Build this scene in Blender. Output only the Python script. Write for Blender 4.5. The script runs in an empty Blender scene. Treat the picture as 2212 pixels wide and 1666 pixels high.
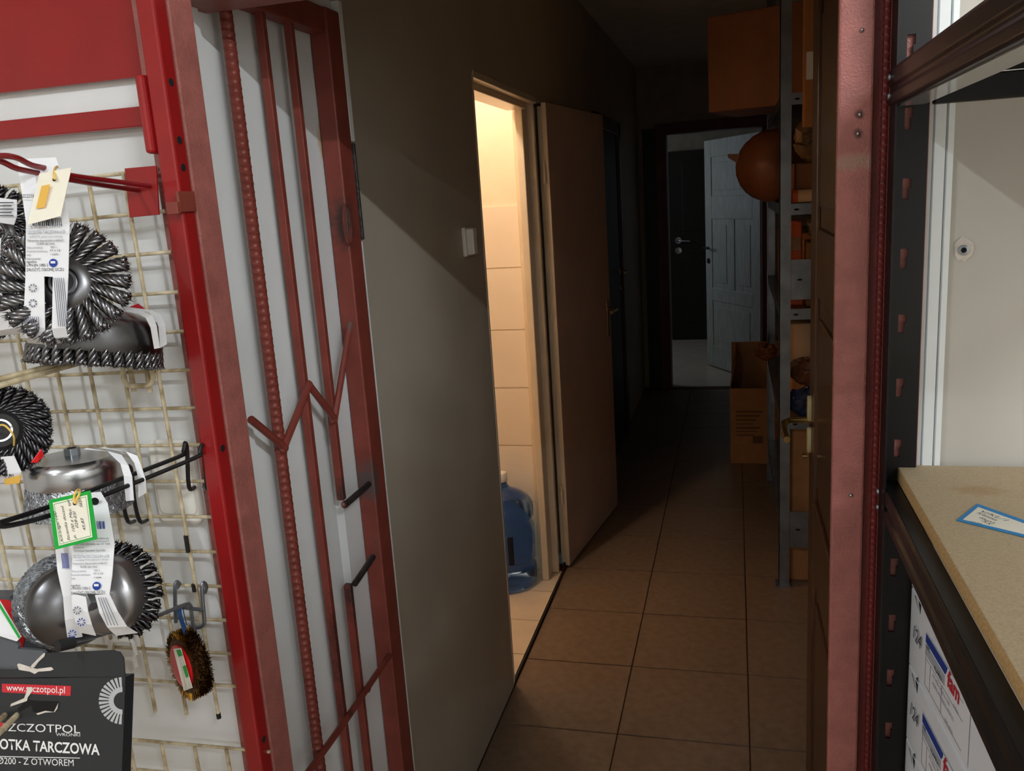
import bpy, math, random
from mathutils import Matrix, Vector
random.seed(7)
PI = math.pi
scene = bpy.context.scene
COL = scene.collection

# ------------------------------------------------------------------ camera
F_PX, PITCH, ROLL, YAW, EYE = 1850.27, 0.212889, -0.0651495, 0.262005, 1.653772
_F = Vector((-math.sin(YAW)*math.cos(PITCH), math.cos(YAW)*math.cos(PITCH), -math.sin(PITCH)))
_R0 = Vector((math.cos(YAW), math.sin(YAW), 0)); _U0 = _R0.cross(_F)
_R = _R0*math.cos(ROLL) + _U0*math.sin(ROLL); _U = _R.cross(_F)
cam_data = bpy.data.cameras.new('camera'); cam = bpy.data.objects.new('camera', cam_data); COL.objects.link(cam)
cam.matrix_world = Matrix(((_R.x, _U.x, -_F.x, 0), (_R.y, _U.y, -_F.y, 0), (_R.z, _U.z, -_F.z, EYE), (0, 0, 0, 1)))
cam_data.sensor_fit = 'HORIZONTAL'; cam_data.sensor_width = 36; cam_data.lens = 36*F_PX/2212
cam_data.clip_start = 0.02
scene.camera = cam

# ------------------------------------------------------------------ world, exposure
world = bpy.data.worlds.new('world'); scene.world = world; world.use_nodes = True
world.node_tree.nodes['Background'].inputs[0].default_value = (0.6, 0.7, 0.85, 1)
world.node_tree.nodes['Background'].inputs[1].default_value = 0.02
vs = scene.view_settings
vs.view_transform = 'Standard'; vs.look = 'None'; vs.gamma = 1; vs.use_curve_mapping = False
vs.exposure = 0.0
scene.cycles.max_bounces = 16; scene.cycles.diffuse_bounces = 8
TUBE_W = (100.0, 54.0, 20.0, 16.0)
BULB_W, WINDOW_W = 18.0, 4.5

def area_light(name, loc, rot, sx, sy, power, color, parent=None):
    l = bpy.data.lights.new(name, 'AREA'); l.shape = 'RECTANGLE'; l.size = sx; l.size_y = sy
    l.energy = power; l.color = color
    o = bpy.data.objects.new(name, l); COL.objects.link(o)
    o.location = loc; o.rotation_euler = rot
    if parent: o.parent = parent; o.location = Vector(loc) - ORIGIN[parent]
    return o

# ------------------------------------------------------------------ pixel + real distance -> point in the place
def ray(x, y): return _F + _R*((x-1106)/F_PX) - _U*((y-833)/F_PX)
def at(x, y, Y):
    d = ray(x, y); return Vector((0, 0, EYE)) + d*(Y/d.y)
def atx(x, y, X):
    d = ray(x, y); return Vector((0, 0, EYE)) + d*(X/d.x)
def atz(x, y, Z):
    d = ray(x, y); return Vector((0, 0, EYE)) + d*((Z-EYE)/d.z)

# ------------------------------------------------------------------ materials
def srgb(r, g, b):
    f = lambda c: (c/255/12.92) if c/255 <= 0.04045 else ((c/255+0.055)/1.055)**2.4
    return (f(r), f(g), f(b), 1)
MATS = {}
def mat(name, rgb, rough=0.5, metal=0.0, var=0.12, scale=8.0, bump=0.0, bscale=60.0, rgb2=None, detail=6, stretch=None, spec=0.5, trans=0.0, alpha=1.0, coat=0.0, ior=1.45, emit=None):
    m = bpy.data.materials.new(name); m.use_nodes = True; MATS[name] = m
    nt = m.node_tree; b = nt.nodes['Principled BSDF']
    b.inputs['Roughness'].default_value = rough; b.inputs['Metallic'].default_value = metal
    b.inputs['Specular IOR Level'].default_value = spec; b.inputs['IOR'].default_value = ior
    b.inputs['Transmission Weight'].default_value = trans; b.inputs['Alpha'].default_value = alpha
    b.inputs['Coat Weight'].default_value = coat
    c1 = srgb(*rgb)
    c2 = srgb(*rgb2) if rgb2 else tuple(list(max(0, c*(1-var*2)) for c in c1[:3])+[1])
    tc = nt.nodes.new('ShaderNodeTexCoord'); mp = nt.nodes.new('ShaderNodeMapping')
    if stretch: mp.inputs['Scale'].default_value = stretch
    nt.links.new(tc.outputs['Object'], mp.inputs['Vector'])
    n = nt.nodes.new('ShaderNodeTexNoise'); n.inputs['Scale'].default_value = scale; n.inputs['Detail'].default_value = detail
    nt.links.new(mp.outputs[0], n.inputs['Vector'])
    r = nt.nodes.new('ShaderNodeValToRGB'); r.color_ramp.elements[0].position = 0.35; r.color_ramp.elements[1].position = 0.65
    r.color_ramp.elements[0].color = c2; r.color_ramp.elements[1].color = c1
    nt.links.new(n.outputs['Fac'], r.inputs[0]); nt.links.new(r.outputs[0], b.inputs['Base Color'])
    if bump:
        n2 = nt.nodes.new('ShaderNodeTexNoise'); n2.inputs['Scale'].default_value = bscale; n2.inputs['Detail'].default_value = 4
        nt.links.new(mp.outputs[0], n2.inputs['Vector'])
        bp = nt.nodes.new('ShaderNodeBump'); bp.inputs['Strength'].default_value = bump; bp.inputs['Distance'].default_value = 0.003
        nt.links.new(n2.outputs['Fac'], bp.inputs['Height']); nt.links.new(bp.outputs[0], b.inputs['Normal'])
    if emit:
        b.inputs['Emission Color'].default_value = srgb(*emit[0]); b.inputs['Emission Strength'].default_value = emit[1]
    return m
def stain(name, spots):
    """mix dirt spots with a shape of their own into a material: (point, radius xyz, colour, amount)"""
    m = MATS[name]; nt = m.node_tree; b = nt.nodes['Principled BSDF']
    for p, rad, rgb, amt in spots:
        src = b.inputs['Base Color'].links[0].from_socket
        g = nt.nodes.new('ShaderNodeNewGeometry')
        sub = nt.nodes.new('ShaderNodeVectorMath'); sub.operation = 'SUBTRACT'; sub.inputs[1].default_value = p
        div = nt.nodes.new('ShaderNodeVectorMath'); div.operation = 'DIVIDE'; div.inputs[1].default_value = rad
        ln = nt.nodes.new('ShaderNodeVectorMath'); ln.operation = 'LENGTH'
        nz = nt.nodes.new('ShaderNodeTexNoise'); nz.inputs['Scale'].default_value = 90; nz.inputs['Detail'].default_value = 6
        nt.links.new(g.outputs['Position'], sub.inputs[0]); nt.links.new(sub.outputs[0], div.inputs[0]); nt.links.new(div.outputs[0], ln.inputs[0])
        nt.links.new(g.outputs['Position'], nz.inputs['Vector'])
        ad = nt.nodes.new('ShaderNodeMath'); ad.operation = 'MULTIPLY_ADD'; ad.inputs[1].default_value = 1.6; nt.links.new(nz.outputs['Fac'], ad.inputs[0]); nt.links.new(ln.outputs['Value'], ad.inputs[2])
        mr = nt.nodes.new('ShaderNodeMapRange'); mr.inputs['From Min'].default_value = 1.25; mr.inputs['From Max'].default_value = 1.9
        mr.inputs['To Min'].default_value = amt; mr.inputs['To Max'].default_value = 0; nt.links.new(ad.outputs[0], mr.inputs['Value'])
        mx = nt.nodes.new('ShaderNodeMix'); mx.data_type = 'RGBA'
        nt.links.new(mr.outputs[0], mx.inputs[0]); nt.links.new(src, mx.inputs[6]); mx.inputs[7].default_value = srgb(*rgb)
        nt.links.new(mx.outputs[2], b.inputs['Base Color'])

mat('white_wall', (222, 224, 224), 0.7, bump=0.15, bscale=25, var=0.03, scale=3)
mat('shop_wall', (226, 224, 218), 0.8, var=0.03)
mat('grey_wall', (192, 188, 180), 0.6, bump=0.12, bscale=18, var=0.04, scale=4)
mat('corridor_wall', (184, 176, 160), 0.55, bump=0.1, bscale=14, var=0.06, scale=3)
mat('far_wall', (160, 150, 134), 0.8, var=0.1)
mat('ceiling_paint', (226, 221, 212), 0.85, var=0.05)
mat('floor_tile', (136, 117, 100), 0.42, var=0.07, scale=30, bump=0.06, bscale=120, rgb2=(122, 103, 87), detail=8)
mat('grout', (88, 58, 38), 0.9, var=0.1)
mat('toilet_tile', (238, 228, 212), 0.18, var=0.02, scale=5, coat=0.2)
mat('toilet_plaster', (240, 226, 204), 0.6, var=0.03)
mat('toilet_floor_tile', (228, 214, 196), 0.3, var=0.05)
mat('cream_gloss', (226, 212, 188), 0.3, var=0.05, coat=0.2)
mat('leaf_paint', (200, 176, 160), 0.45, var=0.06, scale=5)
mat('pink_paint', (160, 98, 91), 0.42, bump=0.4, bscale=420, var=0.1, scale=40, detail=8)
mat('pink_dark', (112, 38, 34), 0.5, bump=0.3, bscale=150)
mat('rack_red', (146, 26, 28), 0.3, var=0.08, scale=12, coat=0.25)
mat('gate_red', (128, 60, 50), 0.45, var=0.1, scale=25, bump=0.1, bscale=90)
mat('sheet_white', (226, 232, 234), 0.35, var=0.02, scale=6)
mat('mesh_cream', (214, 202, 172), 0.4, var=0.18, scale=45, rgb2=(150, 132, 98))
mat('white_plastic', (228, 226, 218), 0.35, var=0.02)
mat('black_steel', (22, 22, 23), 0.36, var=0.2, scale=15, spec=0.35)
mat('black_wire', (24, 24, 26), 0.3, var=0.1)
mat('grey_wire', (128, 134, 140), 0.35, metal=0.7, var=0.1, scale=30)
mat('steel_bright', (190, 192, 196), 0.24, metal=1.0, var=0.06, scale=20)
mat('steel_dark', (104, 104, 106), 0.3, metal=1.0, var=0.1, scale=18)
mat('knot_steel', (140, 140, 144), 0.22, metal=0.95, var=0.3, scale=90)
mat('knot_dark', (96, 96, 100), 0.25, metal=0.95, var=0.3, scale=90)
mat('steel_mid', (160, 160, 162), 0.32, metal=0.9, var=0.08, scale=18)
mat('crimp_wire', (186, 190, 196), 0.32, metal=0.75, var=0.25, scale=160)
mat('brass_core', (96, 62, 22), 0.5, metal=0.6, var=0.4, scale=220, bump=1.0, bscale=400)
mat('crimp_core', (110, 112, 116), 0.4, metal=0.8, var=0.45, scale=300, bump=1.0, bscale=420)
mat('brass_wire', (150, 108, 44), 0.3, metal=1.0, var=0.3, scale=160)
mat('zinc', (150, 156, 162), 0.35, metal=0.85, var=0.15, scale=14)
mat('paper_white', (232, 234, 238), 0.6, var=0.02)
mat('paper_cream', (240, 236, 220), 0.6, var=0.03)
mat('ink_grey', (110, 114, 130), 0.6, var=0.02)
mat('ink_dark', (42, 42, 50), 0.6, var=0.02)
mat('ink_blue', (34, 62, 150), 0.55, var=0.02)
mat('ink_red', (198, 40, 52), 0.55, var=0.02)
mat('ink_white', (232, 232, 232), 0.5, var=0.01)
mat('ink_silver', (176, 178, 180), 0.4, var=0.02)
mat('tag_green', (22, 168, 60), 0.5, var=0.04)
mat('tag_yellow', (232, 184, 84), 0.5, var=0.03)
mat('tag_blue', (30, 134, 200), 0.5, var=0.03)
mat('loop_yellow', (226, 190, 96), 0.4, var=0.04)
mat('box_black', (40, 42, 45), 0.42, var=0.08, scale=10)
mat('card_torn', (214, 206, 196), 0.8, var=0.1, scale=60)
mat('plastic_red', (206, 26, 30), 0.3, var=0.04)
mat('tie_blue', (30, 74, 128), 0.5, var=0.1)
mat('rubber', (22, 22, 22), 0.6, var=0.05)
mat('chipboard', (192, 174, 144), 0.7, var=0.1, scale=420, rgb2=(178, 159, 128), detail=3, bump=0.1, bscale=500)
mat('chipboard_edge', (208, 174, 122), 0.85, scale=320, rgb2=(184, 146, 92), detail=4, bump=0.3, bscale=400)
mat('board_under', (206, 204, 200), 0.25, var=0.04)
mat('wood_brown', (84, 47, 21), 0.4, scale=14, rgb2=(56, 29, 11), stretch=(8, 8, 0.6), coat=0.15)
mat('wood_white', (206, 208, 200), 0.5, scale=10, rgb2=(176, 180, 170), stretch=(8, 8, 0.7))
mat('wood_dark', (40, 36, 30), 0.5, var=0.1)
mat('frame_maroon', (104, 40, 34), 0.5, var=0.1)
mat('cardboard', (178, 124, 76), 0.75, var=0.07, scale=20, bump=0.05)
mat('cardboard_orange', (146, 92, 57), 0.55, var=0.08, scale=10)
mat('cardboard_light', (208, 180, 148), 0.75, var=0.05)
mat('wrap_brown', (130, 80, 50), 0.4, var=0.15, scale=9, bump=0.6, bscale=30)
mat('wrap_clear', (160, 128, 92), 0.25, var=0.2, scale=16, bump=0.6, bscale=24)
mat('bag_blue', (60, 74, 108), 0.2, var=0.3, scale=25, bump=0.8, bscale=30)
mat('orange_plastic', (190, 84, 36), 0.4, var=0.08)
mat('brass', (196, 168, 110), 0.25, metal=1.0, var=0.05)
mat('escutcheon', (206, 190, 140), 0.3, var=0.05)
mat('jug_blue', (122, 166, 228), 0.06, var=0.05, trans=0.95, ior=1.33, spec=0.5)
mat('box_ink', (112, 74, 44), 0.7, var=0.02)
mat('jug_label', (24, 30, 44), 0.4, var=0.05)
mat('lamp_glow', (255, 255, 255), 0.4, emit=((255, 255, 255), 2.0))
mat('bulb_glow', (255, 220, 170), 0.4, emit=((255, 200, 130), 2.0))
mat('glass', (225, 235, 240), 0.05, trans=1.0, var=0.0)
mat('dark_hole', (14, 13, 13), 0.9, var=0.05)
mat('weld_grey', (74, 70, 70), 0.5, metal=0.5, var=0.3, scale=80, bump=0.6, bscale=150)

# ------------------------------------------------------------------ mesh building
ORIGIN = {}
def frame(c, z, xhint=(1, 0, 0)):
    z = Vector(z).normalized(); x = Vector(xhint)
    if abs(x.normalized().dot(z)) > 0.98: x = Vector((0, 1, 0))
    x = (x - z*x.dot(z)).normalized(); y = z.cross(x)
    return Matrix(((x.x, y.x, z.x, c[0]), (x.y, y.y, z.y, c[1]), (x.z, y.z, z.z, c[2]), (0, 0, 0, 1)))
class MB:
    def __init__(s): s.v = []; s.f = []
    def add(s, vs, fs, M=None):
        o = len(s.v); s.v += [tuple(M @ Vector(p)) if M else tuple(p) for p in vs]; s.f += [tuple(i+o for i in f) for f in fs]; return s
    def box(s, x0, x1, y0, y1, z0, z1, M=None):
        x0, x1 = min(x0, x1), max(x0, x1); y0, y1 = min(y0, y1), max(y0, y1); z0, z1 = min(z0, z1), max(z0, z1)
        return s.add([(x0,y0,z0),(x1,y0,z0),(x1,y1,z0),(x0,y1,z0),(x0,y0,z1),(x1,y0,z1),(x1,y1,z1),(x0,y1,z1)],
                     [(3,2,1,0),(4,5,6,7),(0,1,5,4),(1,2,6,5),(2,3,7,6),(3,0,4,7)], M)
    def prism(s, poly, h0, h1, M=None):
        n = len(poly)
        return s.add([(p[0], p[1], h0) for p in poly]+[(p[0], p[1], h1) for p in poly],
                     [tuple(range(n-1, -1, -1)), tuple(range(n, 2*n))]+[(i, (i+1) % n, n+(i+1) % n, n+i) for i in range(n)], M)
    def slab(s, pts, d):
        """polygon of 3-D points thickened by vector d"""
        n = len(pts); d = Vector(d); pts = [Vector(p) for p in pts]
        return s.add(pts+[p+d for p in pts], [tuple(range(n)), tuple(range(2*n-1, n-1, -1))]+[(i, n+i, n+(i+1) % n, (i+1) % n) for i in range(n)])
    def tube(s, path, r, n=8, closed=False, caps=True, phase=0.0):
        P = [Vector(p) for p in path]; m = len(P)
        R = r if isinstance(r, (list, tuple)) else [r]*m
        T = []
        for i in range(m):
            if closed: t = P[(i+1) % m]-P[i-1]
            else: t = (P[min(i+1, m-1)]-P[max(i-1, 0)])
            T.append(t.normalized())
        a = Vector((0, 0, 1)) if abs(T[0].z) < 0.9 else Vector((1, 0, 0))
        u = (a - T[0]*a.dot(T[0])).normalized(); vs = []
        for i in range(m):
            u = (u - T[i]*u.dot(T[i])).normalized(); w = T[i].cross(u)
            for k in range(n):
                q = 2*PI*k/n+phase; vs.append(P[i]+(u*math.cos(q)+w*math.sin(q))*R[i])
        fs = []
        for i in range(m if closed else m-1):
            j = (i+1) % m
            for k in range(n): fs.append((i*n+k, i*n+(k+1) % n, j*n+(k+1) % n, j*n+k))
        if caps and not closed: fs += [tuple(range(n-1, -1, -1)), tuple((m-1)*n+k for k in range(n))]
        return s.add(vs, fs)
    def cyl(s, a, b, r, n=12, r2=None): return s.tube([a, b], [r, r if r2 is None else r2], n)
    def lathe(s, prof, M, n=32, caps=True):
        vs = []; fs = []; m = len(prof)
        for (r, z) in prof:
            for k in range(n): vs.append((r*math.cos(2*PI*k/n), r*math.sin(2*PI*k/n), z))
        for i in range(m-1):
            for k in range(n): fs.append((i*n+k, i*n+(k+1) % n, (i+1)*n+(k+1) % n, (i+1)*n+k))
        if caps: fs += [tuple(range(n-1, -1, -1)), tuple((m-1)*n+k for k in range(n))]
        return s.add(vs, fs, M)
    def strip(s, left, right, t):
        """bent band: two matching edge polylines, thickness vector function or vector"""
        n = len(left); L = [Vector(p) for p in left]; R = [Vector(p) for p in right]; d = Vector(t); vs = []
        for i in range(n): vs += [L[i], R[i], R[i]+d, L[i]+d]
        fs = [(3, 2, 1, 0), (4*n-4, 4*n-3, 4*n-2, 4*n-1)]
        for i in range(n-1):
            a = 4*i; b = a+4
            fs += [(a, a+1, b+1, b), (a+1, a+2, b+2, b+1), (a+2, a+3, b+3, b+2), (a+3, a, b, b+3)]
        return s.add(vs, fs)
    def mesh(s, name, m, smooth=False):
        me = bpy.data.meshes.new(name); me.from_pydata(s.v, [], s.f); me.validate(); me.materials.append(MATS[m])
        if smooth:
            for p in me.polygons: p.use_smooth = True
        return me
    def build(s, name, m, parent=None, smooth=False, bevel=0.0, segs=2, angle=40):
        vs = [Vector(p) for p in s.v]
        if parent is None:
            lo = [min(p[i] for p in vs) for i in range(3)]; hi = [max(p[i] for p in vs) for i in range(3)]
            org = Vector(((lo[0]+hi[0])/2, (lo[1]+hi[1])/2, lo[2]))
        else: org = ORIGIN[parent]
        keep = s.v; s.v = [tuple(p-org) for p in vs]; me = s.mesh(name, m, smooth); s.v = keep
        import bmesh
        bm = bmesh.new(); bm.from_mesh(me); bmesh.ops.recalc_face_normals(bm, faces=bm.faces); bm.to_mesh(me); bm.free()
        o = bpy.data.objects.new(name, me); COL.objects.link(o); ORIGIN[o] = org
        if parent is None: o.location = org
        else: o.parent = parent
        if smooth:
            md = o.modifiers.new('split', 'EDGE_SPLIT'); md.split_angle = math.radians(angle)
        if bevel:
            md = o.modifiers.new('bevel', 'BEVEL'); md.width = bevel; md.segments = segs; md.limit_method = 'ANGLE'
        return o
def put(name, me, M, parent):
    """one more piece that shares mesh data, placed by world matrix"""
    o = bpy.data.objects.new(name, me); COL.objects.link(o); o.parent = parent
    o.matrix_local = Matrix.Translation(-ORIGIN[parent]) @ M
    return o
def tag(o, label, cat, group=None):
    o['label'] = label; o['category'] = cat
    if group: o['group'] = group
    return o
def thing(name, label, cat, loc, group=None):
    o = bpy.data.objects.new(name, None); COL.objects.link(o); o.location = loc; ORIGIN[o] = Vector(loc); o.empty_display_size = 0.05
    return tag(o, label, cat, group)
def struct(o, label=None):
    o['kind'] = 'structure'
    if label: o['label'] = label
    return o
def sempty(name, loc, label=None):
    o = bpy.data.objects.new(name, None); COL.objects.link(o); o.location = loc; ORIGIN[o] = Vector(loc); o.empty_display_size = 0.05
    return struct(o, label)
def text(body, size, m, origin, xd, yd, parent, name='printed_text', lift=0.0006, fit=None, shear=0.0, bold=0.0, spacing=1.0):
    """flat print: baseline-left corner at origin, running along xd, up along yd; fit = total width"""
    cu = bpy.data.curves.new('t', 'FONT'); cu.body = body; cu.size = size; cu.shear = shear; cu.offset = bold; cu.space_character = spacing; cu.resolution_u = 3
    ob = bpy.data.objects.new('t', cu); COL.objects.link(ob)
    me = bpy.data.meshes.new_from_object(ob.evaluated_get(bpy.context.evaluated_depsgraph_get())) if False else bpy.data.meshes.new_from_object(ob)
    bpy.data.objects.remove(ob); bpy.data.curves.remove(cu)
    if not len(me.vertices): return None
    xd = Vector(xd).normalized(); yd = Vector(yd); yd = (yd - xd*yd.dot(xd)).normalized(); nd = xd.cross(yd)
    w = max(v.co.x for v in me.vertices); k = fit/w if fit else 1.0
    o0 = Vector(origin)-ORIGIN[parent]
    for v in me.vertices: v.co = o0 + xd*(v.co.x*k) + yd*v.co.y + nd*lift
    me.materials.clear(); me.materials.append(MATS[m]); me.name = name
    o = bpy.data.objects.new(name, me); COL.objects.link(o); o.parent = parent; ORIGIN[o] = ORIGIN[parent]
    return o

# ================================================================== the setting
XW = -0.758                        # corridor's left wall
# floors
fl = struct(MB().box(-0.78, 0.80, 1.10, 7.30, -0.10, -0.006).build('floor', 'grout'), 'beige tiled corridor floor with brown grout lines')
xs = [XW+0.002, -0.3688, 0.0312, 0.4312, 0.748]
ys = [1.104]+[2.3752+0.4*k for k in range(-3, 13)]
tile_mesh = {}
for i in range(4):
    for j in range(len(ys)-1):
        w, d = xs[i+1]-xs[i], ys[j+1]-ys[j]
        key = (round(w, 3), round(d, 3))
        if key not in tile_mesh:
            b = MB(); a, c = w/2-0.0022, d/2-0.0022
            b.prism([(-a, -c), (a, -c), (a, c), (-a, c)], -0.0085, -0.0012); n0 = len(b.v)
            a2, c2 = a-0.0012, c-0.0012
            b.prism([(-a2, -c2), (a2, -c2), (a2, c2), (-a2, c2)], -0.0012, 0.0)
            tile_mesh[key] = b.mesh('floor_tile', 'floor_tile')
        put('floor_tile', tile_mesh[key], Matrix.Translation(((xs[i]+xs[i+1])/2, (ys[j]+ys[j+1])/2, random.uniform(-0.0006, 0.0002))), fl)
fs = struct(MB().box(-3.1, 2.3, -4.3, 1.10, -0.10, 0.0).build('floor_shop', 'floor_tile'), 'shop floor')
fb = struct(MB().box(-2.2, 1.4, 7.30, 9.8, -0.10, 0.0).build('floor_backroom', 'toilet_floor_tile'), 'pale floor of the room beyond the corridor')
ft = struct(MB().box(-1.80, -0.762, 2.20, 3.60, -0.10, 0.004).build('floor_toilet', 'grout'), 'small pale tiled floor behind the lit doorway')
tm = MB().box(-0.127, 0.127, -0.1275, 0.1275, -0.004, 0.0).mesh('floor_tile', 'toilet_floor_tile')
tm3 = MB().box(-0.127, 0.127, -0.104, 0.104, -0.004, 0.0).mesh('floor_tile', 'toilet_floor_tile')
for i in range(4):
    xx = -0.765-0.129-0.2587*i
    for j in range(1, 4): put('floor_tile', tm, Matrix.Translation((xx, 3.3049-0.2587*(j-0.5), 0.009)), ft)
    put('floor_tile', tm3, Matrix.Translation((xx, 3.4112, 0.009)), ft)
struct(MB().box(-0.763, -0.757, 2.60, 3.42, -0.005, 0.012).build('trim_1', 'wood_dark'), 'dark threshold edge of the lit doorway')

# walls
DZ = 2.032
b = MB(); b.box(XW-0.10, XW, 1.19, 2.602, 0, 2.62); b.box(XW-0.10, XW, 3.72, 7.25, 0, 2.62); b.box(XW-0.10, XW, 2.602, 3.72, DZ, 2.62)
struct(b.build('wall_left', 'corridor_wall'), 'beige plastered left wall of the dark corridor')
b = MB(); b.box(0.75, 0.85, 1.19, 7.25, 0, 2.62)
struct(b.build('wall_right', 'corridor_wall'), 'right wall of the corridor behind the shelving')
struct(MB().box(-0.9, 0.85, 1.186, 7.4, 2.62, 2.70).build('ceiling', 'ceiling_paint'), 'dark corridor ceiling')
LZ = 1.95
b = MB(); b.box(-3.1, -0.752, 1.10, 1.186, 0, 2.86); b.box(-0.752, 0.19, 1.10, 1.186, LZ, 2.86)
struct(b.build('wall_front', 'white_wall'), 'white wall behind the wire display')
b = MB(); b.box(0.19, 2.3, 1.10, 1.186, 0, 2.86)
struct(b.build('wall_front_right', 'grey_wall'), 'pale grey wall behind the black shelving')
struct(MB().box(-3.2, -3.1, -4.3, 1.186, 0, 2.86).build('wall_shop_left', 'shop_wall'))
struct(MB().box(2.30, 2.40, -4.3, 1.186, 0, 2.86).build('wall_shop_right', 'shop_wall'))
struct(MB().box(-3.2, 2.4, -4.4, -4.3, 0, 2.86).build('wall_back', 'shop_wall'))
struct(MB().box(-3.2, 2.4, -4.4, 1.186, 2.86, 2.94).build('ceiling_shop', 'shop_wall'))
# far end
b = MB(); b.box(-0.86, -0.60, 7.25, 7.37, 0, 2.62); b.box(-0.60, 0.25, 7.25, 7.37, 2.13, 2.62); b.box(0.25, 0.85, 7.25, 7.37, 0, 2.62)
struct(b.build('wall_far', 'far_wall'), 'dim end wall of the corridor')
b = MB(); b.box(-2.2, -2.1, 7.37, 7.80, 0, 2.6); b.box(-2.2, -2.1, 8.80, 9.8, 0, 2.6); b.box(-2.2, -2.1, 7.80, 8.80, 0, 0.95); b.box(-2.2, -2.1, 7.80, 8.80, 2.2, 2.6)
b.box(-2.2, -0.86, 7.30, 7.37, 0, 2.6); b.box(0.85, 1.4, 7.30, 7.37, 0, 2.6)
b.box(1.3, 1.4, 7.37, 9.8, 0, 2.6); b.box(-2.2, 1.4, 9.7, 9.8, 0, 2.6)
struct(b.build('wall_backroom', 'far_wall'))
struct(MB().box(-2.2, 1.4, 7.37, 9.8, 2.6, 2.68).build('ceiling_backroom', 'ceiling_paint'))
wn = sempty('window_1', (-2.15, 8.30, 0.95), 'window lighting the room beyond the corridor')
b = MB()
for y0, y1, z0, z1 in ((7.80, 7.86, 0.95, 2.2), (8.74, 8.80, 0.95, 2.2), (7.86, 8.74, 0.95, 1.01), (7.86, 8.74, 2.14, 2.2), (8.27, 8.33, 1.01, 2.14)): b.box(-2.18, -2.12, y0, y1, z0, z1)
b.build('window_frame', 'white_plastic', wn)
area_light('daylight', (-2.08, 8.30, 1.75), (0, -PI/2, 0), 0.85, 0.9, WINDOW_W, (0.72, 0.84, 1.0), wn)
# toilet
b = MB(); b.box(-1.90, -0.86, 3.525, 3.60, 0, 2.5); b.box(-1.90, -1.80, 2.2, 3.6, 0, 2.5); b.box(-1.90, -0.86, 2.2, 2.28, 0, 2.5)
wt = struct(b.build('wall_toilet', 'toilet_plaster'), 'warmly lit plaster and tile wall inside the small room')
struct(MB().box(-1.90, -0.85, 2.2, 3.6, 2.5, 2.56).build('ceiling_toilet', 'toilet_plaster'))
rows = [1.633, 1.376, 1.111, 0.856, 0.595, 0.336, 0.077]
wtile = {}
for i in range(len(rows)):
    z1 = rows[i]; z0 = rows[i+1] if i+1 < len(rows) else 0.012
    for k in range(3):
        x1 = -0.8605-k*0.334; x0 = x1-0.332
        key = round(z1-z0, 3)
        if key not in wtile:
            h = z1-z0
            wtile[key] = MB().box(-0.166, 0.166, -0.004, 0.006, -h/2+0.0028, h/2-0.0028).mesh('wall_tile', 'toilet_tile')
        if x0 < -1.82: continue
        put('wall_tile', wtile[key], Matrix.Translation(((x0+x1)/2, 3.5215, (z0+z1)/2)), wt)
lamp = thing('ceiling_bulb', 'warm bulb in a holder on the ceiling of the small tiled room', 'lamp', (-1.0, 2.93, 2.5))
b = MB(); b.lathe([(0.05, 0), (0.05, -0.02), (0.025, -0.03), (0.022, -0.075)], frame((-1.0, 2.93, 2.5), (0, 0, 1)), 20); b.build('holder', 'white_plastic', lamp, smooth=True)
b = MB(); b.lathe([(0.012, -0.075), (0.02, -0.09), (0.03, -0.115), (0.03, -0.13), (0.02, -0.15), (0.006, -0.157)], frame((-1.0, 2.93, 2.5), (0, 0, 1)), 20); b.build('bulb', 'bulb_glow', lamp, smooth=True)
pl = bpy.data.lights.new('bulb_light', 'POINT'); pl.energy = BULB_W; pl.color = (1.0, 0.79, 0.60); pl.shadow_soft_size = 0.035
po = bpy.data.objects.new('bulb_light', pl); COL.objects.link(po); po.parent = lamp; po.location = (0, 0, -0.20)
# shop fluorescent lamps (above and behind the camera)
lamp_names = ['twin tube ceiling lamp over the right of the shop nearer the doorway', 'twin tube ceiling lamp over the right of the shop at the back', 'short ceiling lamp over the left of the shop nearer the doorway', 'short ceiling lamp over the left of the shop at the back']
for k, (lx, ly, hl, along_y) in enumerate(((1.50, -0.93, 0.6, False), (1.50, -3.08, 0.6, False), (-1.11, -0.80, 0.3, True), (-1.11, -3.00, 0.3, True))):
    t = thing('fluorescent_lamp', lamp_names[k], 'lamp', (lx, ly, 2.86))
    L0 = Matrix.Translation((lx, ly, 0)) @ (Matrix.Rotation(PI/2, 4, 'Z') if along_y else Matrix.Identity(4))
    MB().box(-hl-0.02, hl+0.02, -0.06, 0.06, 2.815, 2.86, L0).build('housing', 'white_plastic', t, bevel=0.005)
    for s in (-0.03, 0.03): MB().cyl(L0 @ Vector((-hl, s, 2.80)), L0 @ Vector((hl, s, 2.80)), 0.013, 12).build('tube', 'lamp_glow', t, smooth=True)
    area_light('tube_light', (lx, ly, 2.78), (0, 0, PI/2 if along_y else 0), 2*hl, 0.06, TUBE_W[k], (0.93, 0.97, 1.0), t)

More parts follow.
